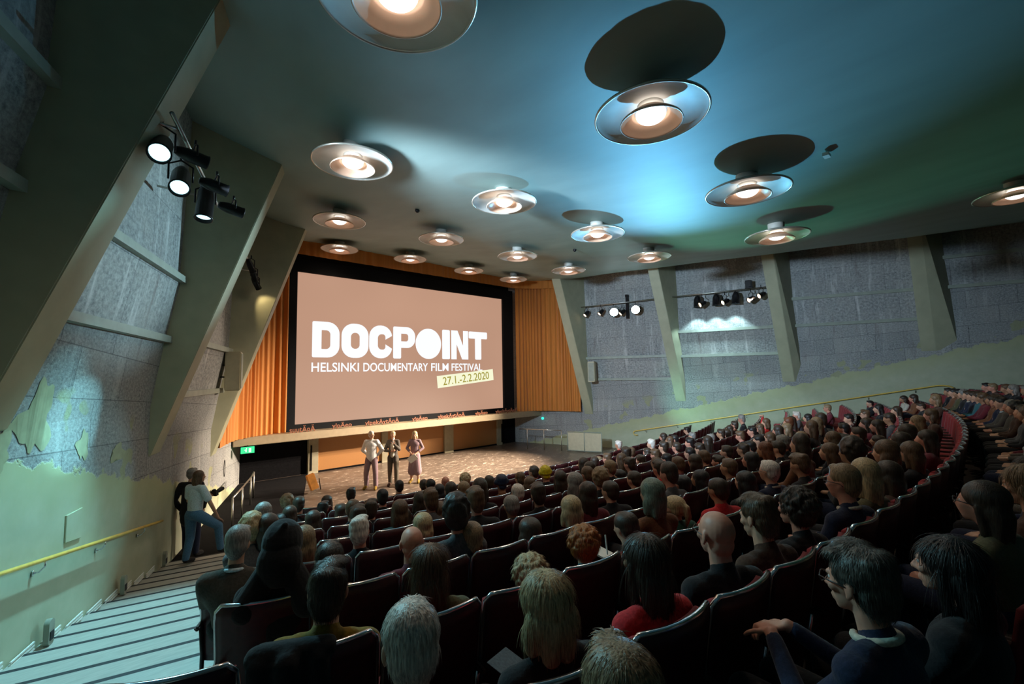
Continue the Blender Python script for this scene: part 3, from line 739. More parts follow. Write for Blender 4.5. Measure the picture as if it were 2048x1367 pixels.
# wall speakers
def wall_speaker(label, c, s, yaw, cut):
    t = thing('wall_speaker', label, 'speaker', c, yaw)
    b2 = BM(); box(b2, (0, 0, s[2]/2), s); bmesh.ops.bevel(b2, geom=list(b2.edges), offset=.02, segments=2, affect='EDGES'); obj('cabinet', b2, M['cream'], t)
    b2 = BM(); box(b2, (cut*s[0]*.5, 0, s[2]/2), (.02, s[1]*.8, s[2]*.9)); obj('grille', b2, M['beam'], t)
    b2 = BM(); tube(b2, [(-cut*s[0]*.5, 0, s[2]*.35), (-cut*(s[0]*.5+.25), 0, s[2]*.35)], .02, 6); tube(b2, [(-cut*s[0]*.5, 0, s[2]*.65), (-cut*(s[0]*.5+.25), 0, s[2]*.65)], .02, 6); obj('wall_bracket', b2, M['fixture'], t)
wall_speaker('tall olive cream speaker cabinet on the left wall beside the orange curtain', (2.50, 13.75, 3.72), (.36, .42, 1.02), -.3, 1)
wall_speaker('tall cream speaker cabinet on the right wall beside the first right fin', (17.50, 13.5, 3.62), (.34, .34, .98), .35, -1)

# exit signs, guide lamp
t = thing('exit_sign', 'green glowing exit sign with white running figure beside the dark stage opening', 'exit sign', (3.46, 16.55, 1.74), 0)
b2 = BM(); box(b2, (0, 0, 0), (.38, .06, .20)); obj('sign_face', b2, M['exit'], t)
b2 = BM(); box(b2, (-.05, -.035, -.01), (.035, .01, .09)); box(b2, (-.04, -.035, .055), (.03, .01, .03)); box(b2, (.06, -.035, -.005), (.07, .01, .13)); box(b2, (-.075, -.035, .01), (.05, .01, .02)); obj('pictogram', b2, M['pictogram'], t)
b2 = BM(); box(b2, (0, .03, .12), (.03, .03, .06)); obj('hanger', b2, M['fixture'], t)
b2 = BM(); bmesh.ops.create_uvsphere(b2, u_segments=16, v_segments=10, radius=.075)
tag(obj('guide_lamp', b2, M['bluelamp'], None, True, (wallx(1, 16.5, .06), 16.5, 1.72)), 'round blue-green guide lamp on the right wall under the ledge end', 'lamp')
b2 = BM(); bmesh.ops.create_uvsphere(b2, u_segments=14, v_segments=8, radius=.07); bmesh.ops.scale(b2, vec=(1, .6, 1), verts=b2.verts)
tag(obj('alarm_bell', b2, M['letters'], None, True, (5.93, 17.86, 1.74)), 'small red round alarm bell at the top of the left stage pillar', 'alarm')
b2 = BM(); box(b2, (0, 0, 0), (.14, .08, .05)); 
tag(obj('smoke_detector', b2, M['white'], None, False, (7.95, 1.6, CEIL(7.95, 1.6)-.05)), 'small pale device on the ceiling casting a thin shadow', 'detector')
b2 = BM(); lathe(b2, [(0, 0), (.05, 0), (.06, -.05), (.03, -.09), (0, -.1)], 12)
tag(obj('sprinkler', b2, M['fixture'], None, True, (5.6, 9.6, CEIL(5.6, 9.6)+.01)), 'tiny dark sprinkler in the ceiling above the screen', 'sprinkler')
b2 = BM(); lathe(b2, [(0, 0), (.05, 0), (.06, -.05), (.03, -.09), (0, -.1)], 12)
tag(obj('sprinkler', b2, M['fixture'], None, True, (11.2, 9.2, CEIL(11.2, 9.2)+.01)), 'tiny dark sprinkler in the ceiling near the cyan light pool', 'sprinkler')

# steel railing and low gate at the right of the stage floor
t = thing('guard_railing', 'thin steel guard railing at the right side of the stage floor', 'railing')
P = [(15.35, 15.9), (15.7, 15.1), (16.05, 14.3)]
for x, y in P: obj('post', B(tube, [(x, y, STAGE_Z), (x, y, STAGE_Z+.95)], .018, 8), M['steel'], t, True)
obj('top_rail', B(tube, [(15.2, 16.3, STAGE_Z+.95)]+[(x, y, STAGE_Z+.95) for x, y in P], .02, 8), M['steel'], t, True)
t = thing('stair_gate', 'low framed panel gate beside the right aisle steps', 'gate')
a, b = Vector((16.15, 14.0, 0)), Vector((16.75, 12.5, 0))
for f_ in (0, .5, 1):
    p = a.lerp(b, f_); obj('post', B(tube, [(p.x, p.y, STAGE_Z), (p.x, p.y, STAGE_Z+.92)], .022, 8), M['beam'], t, True)
for z in (.06, .92): obj('bar', B(tube, [(a.x, a.y, STAGE_Z+z), (b.x, b.y, STAGE_Z+z)], .022, 8), M['beam'], t, True)
b2 = BM(); hexa(b2, [(a.x, a.y, STAGE_Z+.08), (b.x, b.y, STAGE_Z+.08), (b.x+.01, b.y, STAGE_Z+.08), (a.x+.01, a.y, STAGE_Z+.08), (a.x, a.y, STAGE_Z+.88), (b.x, b.y, STAGE_Z+.88), (b.x+.01, b.y, STAGE_Z+.88), (a.x+.01, a.y, STAGE_Z+.88)])
obj('infill_panel', b2, M['cream'], t)
b2 = BM(); n_ = 16
for i in range(2):
    pass
box(b2, (16.75, 11.85, STAGE_Z+.008), (.06, 1.2, .016), Matrix.Rotation(.35, 3, 'Z')); tag(obj('floor_strip', b2, M['white']), 'pale edging strip on the floor by the right aisle steps', 'edging')
# railing on the left by the dark wing
t = thing('guard_railing', 'steel railing posts on the ramp along the left wall before the dark stage wing', 'railing')
for i, (x, y) in enumerate(((2.35, 12.6), (2.75, 13.6), (3.2, 14.8), (3.45, 15.6))):
    obj('post', B(tube, [(x, y, STAGE_Z), (x, y, STAGE_Z+.78)], .02, 8), M['steel'], t, True)
obj('top_rail', B(tube, [(2.35, 12.6, STAGE_Z+.78), (2.75, 13.6, STAGE_Z+.78), (3.2, 14.8, STAGE_Z+.78), (3.45, 15.6, STAGE_Z+.78)], .02, 8), M['steel'], t, True)
t = thing('floor_case', 'orange lit wooden case leaning tilted on the stage floor near the left pillar', 'case', (4.98, 14.9, STAGE_Z))
b2 = BM(); box(b2, (.05, 0, .28), (.24, .16, .50)); bmesh.ops.bevel(b2, geom=list(b2.edges), offset=.015, segments=2, affect='EDGES')
b2.transform(Matrix.Translation((0, 0, .06)) @ Matrix.Rotation(-.30, 4, 'Y')@Matrix.Rotation(-.15, 4, 'X')); obj('case_body', b2, M['prop'], t)
b2 = BM(); tube(b2, [(.2, .1, .4), (.32, .3, .0)], .015, 6); obj('prop_leg', b2, M['fixture'], t, True)
b2 = BM(); tube(b2, [(2.46+.03*math.cos(a), 14.35+.1*math.cos(a), 1.62+.22*math.sin(a)) for a in [2*PI*i/20 for i in range(21)]], .008, 6)
tag(obj('hanging_cable', b2, M['fixture'], None, True), 'loop of black cable hanging below the left end of the orange curtain', 'cable')

# ---------------------------------------------------------------- seats
SW = .475
def make_seat():
    t = thing('theatre_seat', 'x', 'seat')
    def back(u, v, off):
        """u -1..1 across, v 0..1 up; concave towards the sitter (+y)"""
        x = u*SW/2; y = -.050*(1-u*u)+.02-.10*v+.05; z = .30+.63*v
        return Vector((x, y+off, z))
    def panel(off0, off1, inset, vtop, rad=.15):
        b2 = BM(); nu, nv = 14, 10; G = []
        for layer, off in enumerate((off0, off1)):
            rows_ = []
            for j in range(nv+1):
                v = vtop*j/nv; row = []
                for i in range(nu+1):
                    u = (-1+2*i/nu)*(1-inset)
                    vv = v; e = max(0, abs(u)-(1-rad))/rad
                    vv = min(v, vtop-(1-math.sqrt(max(0, 1-e*e)))*.06)
                    row.append(b2.verts.new(back(u, vv, off)))
                rows_.append(row)
            G.append(rows_)
        for j in range(nv):
            for i in range(nu):
                b2.faces.new((G[0][j][i], G[0][j][i+1], G[0][j+1][i+1], G[0][j+1][i])); b2.faces.new((G[1][j][i], G[1][j+1][i], G[1][j+1][i+1], G[1][j][i+1]))
        for i in range(nu):
            for j, s in ((0, 1), (nv, -1)):
                q = (G[0][j][i], G[1][j][i], G[1][j][i+1], G[0][j][i+1]); b2.faces.new(q if s > 0 else q[::-1])
        for j in range(nv):
            for i, s in ((0, -1), (nu, 1)):
                q = (G[0][j][i], G[1][j][i], G[1][j+1][i], G[0][j+1][i]); b2.faces.new(q if s > 0 else q[::-1])
        bmesh.ops.remove_doubles(b2, verts=b2.verts, dist=1e-5); bmesh.ops.recalc_face_normals(b2, faces=b2.faces)
        return b2
    obj('backrest', panel(0, .025, 0, 1), M['seatback'], t, True)
    obj('back_cushion', panel(.026, .066, .05, .96, .2), M['velvet'], t, True)
    pts = []
    for j in range(9): pts.append(back(-1, .0+.86*j/8, .0125)+Vector((-.004, 0, 0)))
    for i in range(17):
        u = -1+2*i/16; e = max(0, abs(u)-.85)/.15; pts.append(back(u, 1-(1-math.sqrt(max(0, 1-e*e)))*.06, .0125)+Vector((0, 0, .004)))
    for j in range(8, -1, -1): pts.append(back(1, .0+.86*j/8, .0125)+Vector((.004, 0, 0)))
    P2 = [pts[0]]
    for p in pts[1:]:
        if (p-P2[-1]).length > .006: P2.append(p)
    obj('chrome_rim', B(tube, P2, .0125, 6), M['chrome'], t, True)
    b2 = BM(); box(b2, (0, .24, .40), (SW-.06, .42, .10)); bmesh.ops.bevel(b2, geom=list(b2.edges), offset=.035, segments=3, affect='EDGES'); obj('seat_cushion', b2, M['velvet'], t, True)
    for s in (-1, 1):
        b2 = BM(); box(b2, (s*.243, .12, .58), (.035, .36, .03)); bmesh.ops.bevel(b2, geom=list(b2.edges), offset=.01, segments=2, affect='EDGES')
        obj('armrest', b2, M['armrest'], t)
        b2 = BM(); tube(b2, [(s*.24, 0.02, .56), (s*.24, .06, .35), (s*.24, .04, .0)], .016, 6); obj('leg', b2, M['chrome'] if s > 0 else M['fixture'], t, True)
    return t
ORD = ['first', 'second', 'third', 'fourth', 'fifth', 'sixth', 'seventh', 'eighth', 'ninth', 'tenth', 'eleventh', 'twelfth']
def ordw(n):
    if n < 12: return ORD[n]
    return {12: 'thirteenth', 13: 'fourteenth', 14: 'fifteenth', 15: 'sixteenth', 16: 'seventeenth', 17: 'eighteenth', 18: 'nineteenth', 19: 'twentieth'}.get(n) or \
        {2: 'twenty', 3: 'thirty', 4: 'forty'}[(n+1)//10]+('-'+ORD[(n+1) % 10-1] if (n+1) % 10 else ('-row'))
ROWNAME = {8: 'front row', 7: 'second row', 6: 'third row', 5: 'fourth row', 4: 'fifth row', 3: 'sixth row', 2: 'seventh row', 1: 'eighth row', 0: 'ninth row', -1: 'tenth row', -2: 'eleventh row', -3: 'twelfth row'}
PITCH = .50
def row_frame(k, X):
    Y = arcY(ROWY(k), X); dx = X-ARC_C[0]; dy = ARC_C[1]-Y
    q = max(0, 1.2-(X-XL(ROWY(k))))          # the rows hook forward a little at the aisle
    return Y+.12*q*q, math.atan2(dx, dy)-math.atan(.24*q)     # rotation about z so that +y points to the arc centre
Cinv = CAM.matrix_world.inverted()
def topx(p):
    q = Cinv @ Vector(p)
    if q.z > -.05: return None
    return 1024+892.3*q.x/-q.z, 683.5-892.3*q.y/-q.z, -q.z
PHASE = {0: .72, 1: -.11, 2: .07, 3: -.21}
cand = []
for k in range(-3, 9):
    yl = ROWY(k); x0 = XL(yl)+.28+PHASE.get(k, .06*(k % 3)-.1); n = int((XR-2*XL(yl)+.5-PHASE.get(k, 0))/PITCH)
    for i in range(n):
        X = x0+i*PITCH; Y, rz = row_frame(k, X); p = topx((X, Y, zfl(yl)+.93))
        if p is None or not (-60 < p[0] < 2110) or p[1] > 1500: continue
        if k == -1 and X < 2.5: continue
        cand.append((p[2], k, i, X, Y, rz))
cand.sort()
s0 = make_seat(); first = True; extra = []
for d, k, i, X, Y, rz in cand:
    if len(cand) > 300 and cand.index((d, k, i, X, Y, rz)) >= 298: extra.append((X, Y, zfl(ROWY(k)), rz)); continue
    lab = 'burgundy theatre seat with chrome rim, %s from stage, %s seat from left aisle' % (ROWNAME[k], ordw(i))
    if first: o = s0; first = False
    else: o = dup(s0, (0, 0, 0), 0)
    o.location = (X, Y, zfl(ROWY(k))); o.rotation_euler = (0, 0, rz); o['label'] = lab; o['group'] = 'theatre seats in curved rows'
if extra:
    b2 = BM(); mats = [M['seatback'], M['velvet'], M['chrome']]
    for X, Y, z, rz in extra:
        for ch in s0.children:
            mi = {'backrest': 0, 'back_cushion': 1, 'chrome_rim': 2, 'seat_cushion': 1}.get(ch.name.split('.')[0])
            if mi is None: continue
            n0 = len(b2.verts); f0_ = len(b2.faces); b2.from_mesh(ch.data); b2.verts.ensure_lookup_table(); b2.faces.ensure_lookup_table()
            bmesh.ops.transform(b2, matrix=Matrix.Translation((X, Y, z)) @ Matrix.Rotation(rz, 4, 'Z'), verts=b2.verts[n0:])
            for f in b2.faces[f0_:]: f.material_index = mi
    o = obj('theatre_seats', b2, mats, None, True); o['kind'] = 'stuff'; o['label'] = 'remaining burgundy theatre seats in the farthest parts of the rows'; o['category'] = 'seats'
print('SEATS', len(cand), 'extra', len(extra))
# ---------------------------------------------------------------- people
def V(*a): return Vector(a)
def blob(prims, voxel, smooth=2, mats=None, name='blob'):
    """union of tapered capsules and ellipsoids grown into one skin"""
    bm = BM()
    for p in prims:
        if p[0] == 'e':
            c, r = p[1], p[2]; seg = 20 if max(r) > .05 else 12
            vs = bmesh.ops.create_uvsphere(bm, u_segments=seg, v_segments=seg//2+2, radius=1)['verts']
            mt = Matrix.Diagonal((*r, 1))
            if len(p) > 3: mt = Euler(p[3]).to_matrix().to_4x4() @ mt
            bmesh.ops.transform(bm, matrix=Matrix.Translation(c) @ mt, verts=vs)
        else:
            a, b, ra, rb = Vector(p[1]), Vector(p[2]), p[3], p[4]; d = b-a; L = d.length or 1e-4
            q = d.to_track_quat('Z', 'Y').to_matrix().to_4x4(); seg = 14 if max(ra, rb) > .03 else 9
            fl = p[5] if len(p) > 5 else 1.0; prof = []
            for i in range(5): t = -PI/2+PI/2*i/4; prof.append((ra*math.cos(t), ra*math.sin(t)))
            for i in range(5): t = PI/2*i/4; prof.append((rb*math.cos(t), L+rb*math.sin(t)))
            vs = lathe(bm, prof, seg)
            bmesh.ops.transform(bm, matrix=Matrix.Translation(a) @ q @ Matrix.Diagonal((1, fl, 1, 1)), verts=vs)
    bmesh.ops.recalc_face_normals(bm, faces=bm.faces)
    me = bpy.data.meshes.new(name); bm.to_mesh(me); bm.free()
    o = bpy.data.objects.new(name, me); COL.objects.link(o)
    md = o.modifiers.new('r', 'REMESH'); md.mode = 'VOXEL'; md.voxel_size = voxel; md.use_smooth_shade = True
    if smooth: ms = o.modifiers.new('s', 'SMOOTH'); ms.iterations = smooth; ms.factor = .5
    r = bpy.data.meshes.new_from_object(o.evaluated_get(bpy.context.evaluated_depsgraph_get())); r.name = name
    bpy.data.objects.remove(o); bpy.data.meshes.remove(me)
    for p in r.polygons: p.use_smooth = True
    return r
def head_prims(c, fem=False, yaw=0, pitch=0, ears=True, thick=0):
    Rm = Matrix.Rotation(yaw, 3, 'Z') @ Matrix.Rotation(pitch, 3, 'X')
    def T(x, y, z): return tuple(Vector(c)+Rm @ Vector((x, y, z)))
    e = (pitch, 0, yaw); s = .95 if fem else 1
    P = [('e', T(0, -.008, .03), (.074*s, .094*s, .084*s), e), ('e', T(0, .028, .01), (.064*s, .062, .075), e), ('e', T(0, .038, -.045), (.052*s, .05, .052), e),
         ('e', T(0, .062, -.082), (.026, .022, .02), e), ('e', T(0, -.03, -.03), (.062, .06, .06), e),
         ('c', T(0, .088, .012), T(0, .106, -.022), .009, .013), ('e', T(.012, .094, -.026), (.009, .009, .007), e), ('e', T(-.012, .094, -.026), (.009, .009, .007), e),
         ('c', T(-.032, .080, .028), T(.032, .080, .028), .010, .010), ('c', T(-.02, .082, -.052), T(.02, .082, -.052), .008, .008), ('c', T(-.017, .080, -.062), T(.017, .080, -.062), .009, .009),
         ('e', T(.04, .062, -.012), (.022, .022, .02), e), ('e', T(-.04, .062, -.012), (.022, .022, .02), e)]
    if ears:
        for sgn in (-1, 1):
            P += [('e', T(sgn*.077*s, -.002, .000), (.010, .020, .031), (pitch, 0, yaw+sgn*.35)), ('e', T(sgn*.075*s, .004, -.026), (.009, .010, .012), e)]
    return P
def face_extras(parent, c, yaw=0, pitch=0, glasses=False, eyes=True):
    Rm = (Matrix.Rotation(yaw, 4, 'Z') @ Matrix.Rotation(pitch, 4, 'X')); Rm.translation = c
    if eyes:
        bm = BM()
        for s in (-1, 1):
            for r, y, mi in ((.0125, .072, 0), (.0065, .0795, 1)):
                vs = bmesh.ops.create_uvsphere(bm, u_segments=10, v_segments=6, radius=r)['verts']; bmesh.ops.translate(bm, verts=vs, vec=(s*.030, y, .012))
                for f in {f for v in vs for f in v.link_faces}: f.material_index = mi
        bm.transform(Rm); obj('eyes', bm, [M['eye'], M['iris']], parent, True)
    if glasses:
        bm = BM()
        for s in (-1, 1):
            tube(bm, [(s*.034+.024*math.cos(a), .104-.006*abs(math.cos(a)), .008+.019*math.sin(a)) for a in [2*PI*i/18 for i in range(19)]], .0024, 5, False)
            tube(bm, [(s*.058, .100, .014), (s*.076, .05, .012), (s*.079, -.005, .006), (s*.078, -.02, -.01)], .0028, 5)
        tube(bm, [(-.011, .108, .014), (.011, .108, .014)], .0025, 5)
        bm.transform(Rm); obj('glasses', bm, M['frame'], parent, True)
def hand_prims(w, d, n, curl=.5, side=1, s=1.0):
    """w wrist, d direction of the palm, n palm normal (fingers curl towards n)"""
    d = Vector(d).normalized(); n = Vector(n); n = (n-d*n.dot(d)).normalized(); u = d.cross(n)*side; w = Vector(w); P = []
    P.append(('c', tuple(w+d*.015*s), tuple(w+d*.07*s), .021*s, .026*s, .62)); 
    for k in range(4):
        b = w+d*.045*s+u*(-.012+.004)*s; P.append(('c', tuple(w+d*.02*s+u*(-.012+.010*k)*s), tuple(w+d*.082*s+u*(-.030+.0195*k)*s), .012*s, .0105*s))
    for k, L in enumerate((.068, .078, .072, .055)):
        p = w+d*.085*s+u*(-.030+.0195*k)*s; dir_ = d.copy(); a = curl*.5
        for j, fr in enumerate((.45, .32, .25)):
            dir_ = (d*math.cos(a)+n*math.sin(a)+u*(-.12+.08*k)*.6).normalized(); q = p+dir_*L*fr*s
            P.append(('c', tuple(p), tuple(q), (.0092-.0008*j)*s, (.0085-.0008*j)*s)); p = q; a += curl*(.75 if j == 0 else .6)
    p = w+d*.02*s-u*.022*s
    for j, (L, sp) in enumerate(((.040, .9), (.032, .55), (.026, .35))):
        dr = (d*(1-sp*.5)-u*sp+n*(.25+.25*j*curl)).normalized(); q = p+dr*L*s; P.append(('c', tuple(p), tuple(q), (.0115-.001*j)*s, (.0105-.001*j)*s)); p = q
    return P
HAIRCACHE = {}
def hair_mesh(kind, lod=0):
    """modelled in head space (origin = head centre, +y = face)"""
    key = (kind, lod)
    if key in HAIRCACHE: return HAIRCACHE[key]
    rn = random.Random(hash(kind) % 1000 if False else sum(map(ord, kind)))
    cap = [('e', (0, -.018, .048), (.085, .098, .088)), ('e', (0, -.045, .0), (.078, .066, .085))]
    strands = 0; ln = .05
    if kind == 'S': P = cap+[('e', (0, -.052, -.045), (.056, .042, .05)), ('e', (.02, .05, .098), (.05, .035, .025))]; strands = 900; ln = .035
    elif kind == 'W': P = cap+[('e', (0, -.052, -.045), (.062, .048, .055)), ('e', (-.015, .044, .098), (.058, .040, .026)), ('e', (.02, .02, .118), (.06, .06, .026)), ('e', (0, -.06, .09), (.07, .05, .04))]; strands = 1700; ln = .032
    elif kind == 'B': P = [('e', (0, -.052, -.035), (.066, .046, .036))]; strands = 0; ln = .02
    elif kind == 'L':
        P = [('e', (0, -.020, .044), (.088, .100, .091)), ('e', (0, -.052, -.02), (.088, .062, .10)), ('c', (-.042, -.070, -.04), (-.050, -.070, -.21), .044, .026), ('c', (.042, -.070, -.04), (.052, -.072, -.20), .044, .024),
             ('c', (0, -.080, -.05), (.005, -.082, -.24), .048, .028), ('c', (-.076, .0, .0), (-.080, -.02, -.14), .017, .016), ('c', (.076, .0, .0), (.080, -.02, -.15), .017, .016)]; strands = 1500; ln = .13
    elif kind == 'M':
        P = [('e', (0, -.024, .046), (.094, .106, .096)), ('e', (0, -.05, -.03), (.104, .078, .10)), ('c', (-.07, -.03, -.05), (-.078, -.035, -.115), .036, .030), ('c', (.07, -.03, -.05), (.078, -.035, -.115), .036, .030), ('c', (-.03, -.08, -.06), (-.03, -.085, -.135), .045, .036), ('c', (.03, -.08, -.06), (.03, -.085, -.135), .045, .036)]; strands = 1700; ln = .075
    elif kind == 'P': P = cap+[('e', (0, -.05, -.03), (.058, .045, .05)), ('e', (0, -.115, .045), (.028, .028, .030)), ('c', (0, -.125, .04), (.01, -.135, -.06), .030, .030), ('c', (.01, -.135, -.06), (.02, -.115, -.17), .030, .010)]; strands = 900; ln = .07
    elif kind == 'R':
        P = [('e', (0, -.022, .05), (.098, .106, .098)), ('e', (0, -.045, -.01), (.094, .07, .09))]
        for i in range(170):
            a, b = rn.uniform(0, 2*PI), rn.uniform(-.6, 1.45); v = V(math.cos(a)*math.cos(b)*.098, math.sin(a)*math.cos(b)*.104-.03, math.sin(b)*.098+.045)
            if v.y > .055 and v.z < .09: continue
            P.append(('e', tuple(v), (rn.uniform(.010, .019), rn.uniform(.010, .019), rn.uniform(.012, .022))))
        strands = 2000; ln = .035
    elif kind == 'C': P = [('e', (0, -.012, .062), (.092, .104, .088)), ('c', (-.07, -.012, .035), (.07, -.012, .035), .05, .05), ('e', (0, -.03, .02), (.088, .088, .035)), ('e', (0, -.055, -.03), (.062, .045, .045))]
    elif kind == 'H':
        P = [('e', (0, -.03, .045), (.115, .13, .125)), ('e', (0, -.075, -.05), (.125, .10, .13)), ('c', (0, -.10, .09), (.02, -.12, .14), .06, .02), ('c', (-.08, -.06, -.12), (-.16, -.07, -.26), .07, .08), ('c', (.08, -.06, -.12), (.16, -.07, -.26), .07, .08)]
    me = blob(P, .006 if lod == 0 else .011, 2, name='hair_'+kind)
    if lod == 0 and strands:
        bm = BM(); bm.from_mesh(me); bm.faces.ensure_lookup_table(); fs = [f for f in bm.faces]; pts = []
        crown = V(0, -.045, .13)
        for _ in range(int(strands*1.0)):
            f = rn.choice(fs); p = f.calc_center_median(); n = f.normal
            if p.z < (-.26 if kind == 'L' else -.085): continue
            pts.append((p.copy(), n.copy()))
        for p, n in pts:
            away = (p-crown); away.z -= .18 if p.z > .05 else .5; d = (away-n*away.dot(n)).normalized()
            d = (d+V(rn.gauss(0, .09), rn.gauss(0, .09), rn.gauss(0, .05))).normalized()
            L = ln*rn.uniform(.6, 1.25); Q = []; q = p+n*.001
            for j in range(6):
                Q.append(q.copy()); q = q+d*L/5+n*(.0007 if j < 2 else -.0008)
                c2 = q-V(0, -.02, .04); 
                if q.z > .0:        # follow the skull
                    k = math.sqrt((c2.x/.094)**2+(c2.y/.106)**2+(c2.z/.098)**2); d = (d-V(c2.x, c2.y, c2.z).normalized()*.16*L/.05*.5).normalized()
                else: d = (d+V(0, 0, -.25)).normalized()
            w = rn.uniform(.0009, .0018); s = d.cross(n).normalized()
            rr = [(Q[j]-s*w*(1-j/6), Q[j]+n*w*.8*(1-j/6), Q[j]+s*w*(1-j/6)) for j in range(6)]
            vv = [[bm.verts.new(x) for x in r] for r in rr]
            for a, b in zip(vv, vv[1:]):
                for i in range(2): bm.faces.new((a[i], b[i], b[i+1], a[i+1])).smooth = True
        bm.to_mesh(me); bm.free()
    HAIRCACHE[key] = me
    return me
HAIRPART = dict(C='knit_hat', H='hood')
def obj_mat(o, m):
    if not len(o.data.materials): o.data.materials.append(m)
    o.material_slots[0].link = 'OBJECT'; o.material_slots[0].material = m
HC = V(0, .16, 1.05)
ARM6 = ((.24, .26, .98), (.20, .22, 1.22))
def seated(variant, lod):
    """seated audience figure; origin on the floor under the backrest line, facing +y. returns skin, top and trouser meshes"""
    fem = variant % 2 == 1 or variant == 6; w = 1.0 if not fem else .88; h0 = HC
    hy, hp = [(0, 0), (0, 0), (.25, -.05), (-.2, 0), (0, -.15), (.1, .05), (0, 0), (0, -.04)][variant]
    sh = .178*w
    arms = [((.19, .24, .62), (.07, .42, .58)), ((.18, .23, .62), (.06, .40, .57)), ((.20, .20, .63), (.10, .43, .61)), ((.18, .22, .61), (.03, .35, .66)), ((.20, .25, .62), (.10, .44, .57)), ((.19, .23, .61), (.08, .39, .59)), ((.19, .23, .61), (.08, .39, .59)), ((.21, .28, .62), (.05, .47, .76))][variant]
    skin = head_prims(h0, fem, hy, hp) + [('c', (0, .118, .84), (0, .145, .99), .058*w, .052*w), ('c', (0, .19, .54), (0, .14, .74), .095, .095), ('c', (-.14*w, .13, .83), (.14*w, .13, .83), .035, .035)]
    top = [('c', (0, .19, .52), (0, .13, .70), .145*w, .15*w, .85), ('e', (0, .125, .74), (.185*w, .115, .155)), ('c', (-sh, .12, .83), (sh, .12, .83), .066, .066), ('c', (-.11, .115, .865), (.11, .115, .865), .045, .045), ('c', (-.07, .118, .86), (.07, .118, .86), .045, .045), ('c', (0, .115, .86), (0, .124, .905), .074*w, .062*w)]
    leg = [('e', (0, .2, .49), (.17, .14, .11))]
    for s in (-1, 1):
        el, wr = V(arms[0][0]*s*w, arms[0][1], arms[0][2]), V(arms[1][0]*s, arms[1][1], arms[1][2])
        if variant == 6 and s == 1: el, wr = V(*ARM6[0]), V(*ARM6[1])
        S0 = V(sh*s, .12, .80)
        skin += [('c', tuple(S0), tuple(el), .042, .036), ('c', tuple(el), tuple(wr), .034, .025)]
        top += [('c', tuple(S0), tuple(el), .064*w, .050*w), ('c', tuple(el), tuple(el.lerp(wr, .9)), .048*w, .036*w)]
        if lod == 0: skin += hand_prims(wr, (-s*.5, .6, -.15), (0, 0, -1), .7, s)
        else: skin += [('e', tuple(wr+V(-s*.02, .05, -.01)), (.035, .055, .022))]
        skin += [('c', (s*.09, .2, .49), (s*.10, .56, .49), .078, .055), ('c', (s*.10, .56, .49), (s*.10, .54, .10), .05, .038), ('c', (s*.10, .53, .05), (s*.11, .68, .04), .04, .032)]
        leg += [('c', (s*.09, .2, .50), (s*.10, .57, .50), .092, .070), ('c', (s*.10, .57, .50), (s*.10, .55, .09), .066, .052), ('c', (s*.10, .54, .055), (s*.11, .69, .045), .048, .040)]
    vx = .0085 if lod == 0 else .018
    nm = 'seated%d' % variant
    return (blob(skin, vx if lod else .0065, 2, name=nm+'_body'), blob(top, vx*1.3, 2, name=nm+'_top'), blob(leg, vx*1.6, 2, name=nm+'_trousers'), hy, hp, fem)
SEATED = {}
def seated_set(v, lod):
    if (v, lod) not in SEATED: SEATED[v, lod] = seated(v, lod)
    return SEATED[v, lod]
def add_person(loc, rz, variant, lod, hair, hcol, top, label, skin=0, glasses=False, tilt=(0, 0), zs=1.0, group=None, scarf=None):
    body, tp, lg, hy, hp, fem = seated_set(variant, lod)
    t = thing('person', label, 'person', loc, rz, group); t.rotation_euler = (tilt[0], tilt[1], rz); t.scale = (1, 1, zs)
    o = obj('body', body, None, t) if False else bpy.data.objects.new('body', body); COL.objects.link(o) if o.name not in COL.objects else None; o.parent = t; obj_mat(o, SKIN[skin])
    for nm, me, m in (('top', tp, TOP[top]), ('trousers', lg, TOP['bk' if rnd.random() < .7 else 'nv'])):
        q = bpy.data.objects.new(nm, me); COL.objects.link(q); q.parent = t; obj_mat(q, m)
    if hair != 'B':
     me = hair_mesh(hair, lod); q = bpy.data.objects.new(HAIRPART.get(hair, 'hair'), me); COL.objects.link(q); q.parent = t
     q.location = HC; q.rotation_euler = (hp, 0, hy)
     m = TOP[top] if hair == 'H' else HAIR['gr' if hcol == 'sk' else hcol]; obj_mat(q, m)
    if glasses or lod == 0: face_extras(t, HC, hy, hp, glasses)
    if top in ('nv', 'tw') and hair in 'SW':
        if 'collar' not in SEATED: SEATED['collar'] = mesh_of(B(tube, [(.062*math.cos(a), .128+.062*math.sin(a), .897-.014*math.sin(a)) for a in [PI*.35+2*PI*.8*i/18+PI*.25 for i in range(19)]], .013, 8), 'collar', M['white'])
        q = bpy.data.objects.new('collar', SEATED['collar']); COL.objects.link(q); q.parent = t; obj_mat(q, TOP['wt' if top == 'tw' else 'cr'])
    return t
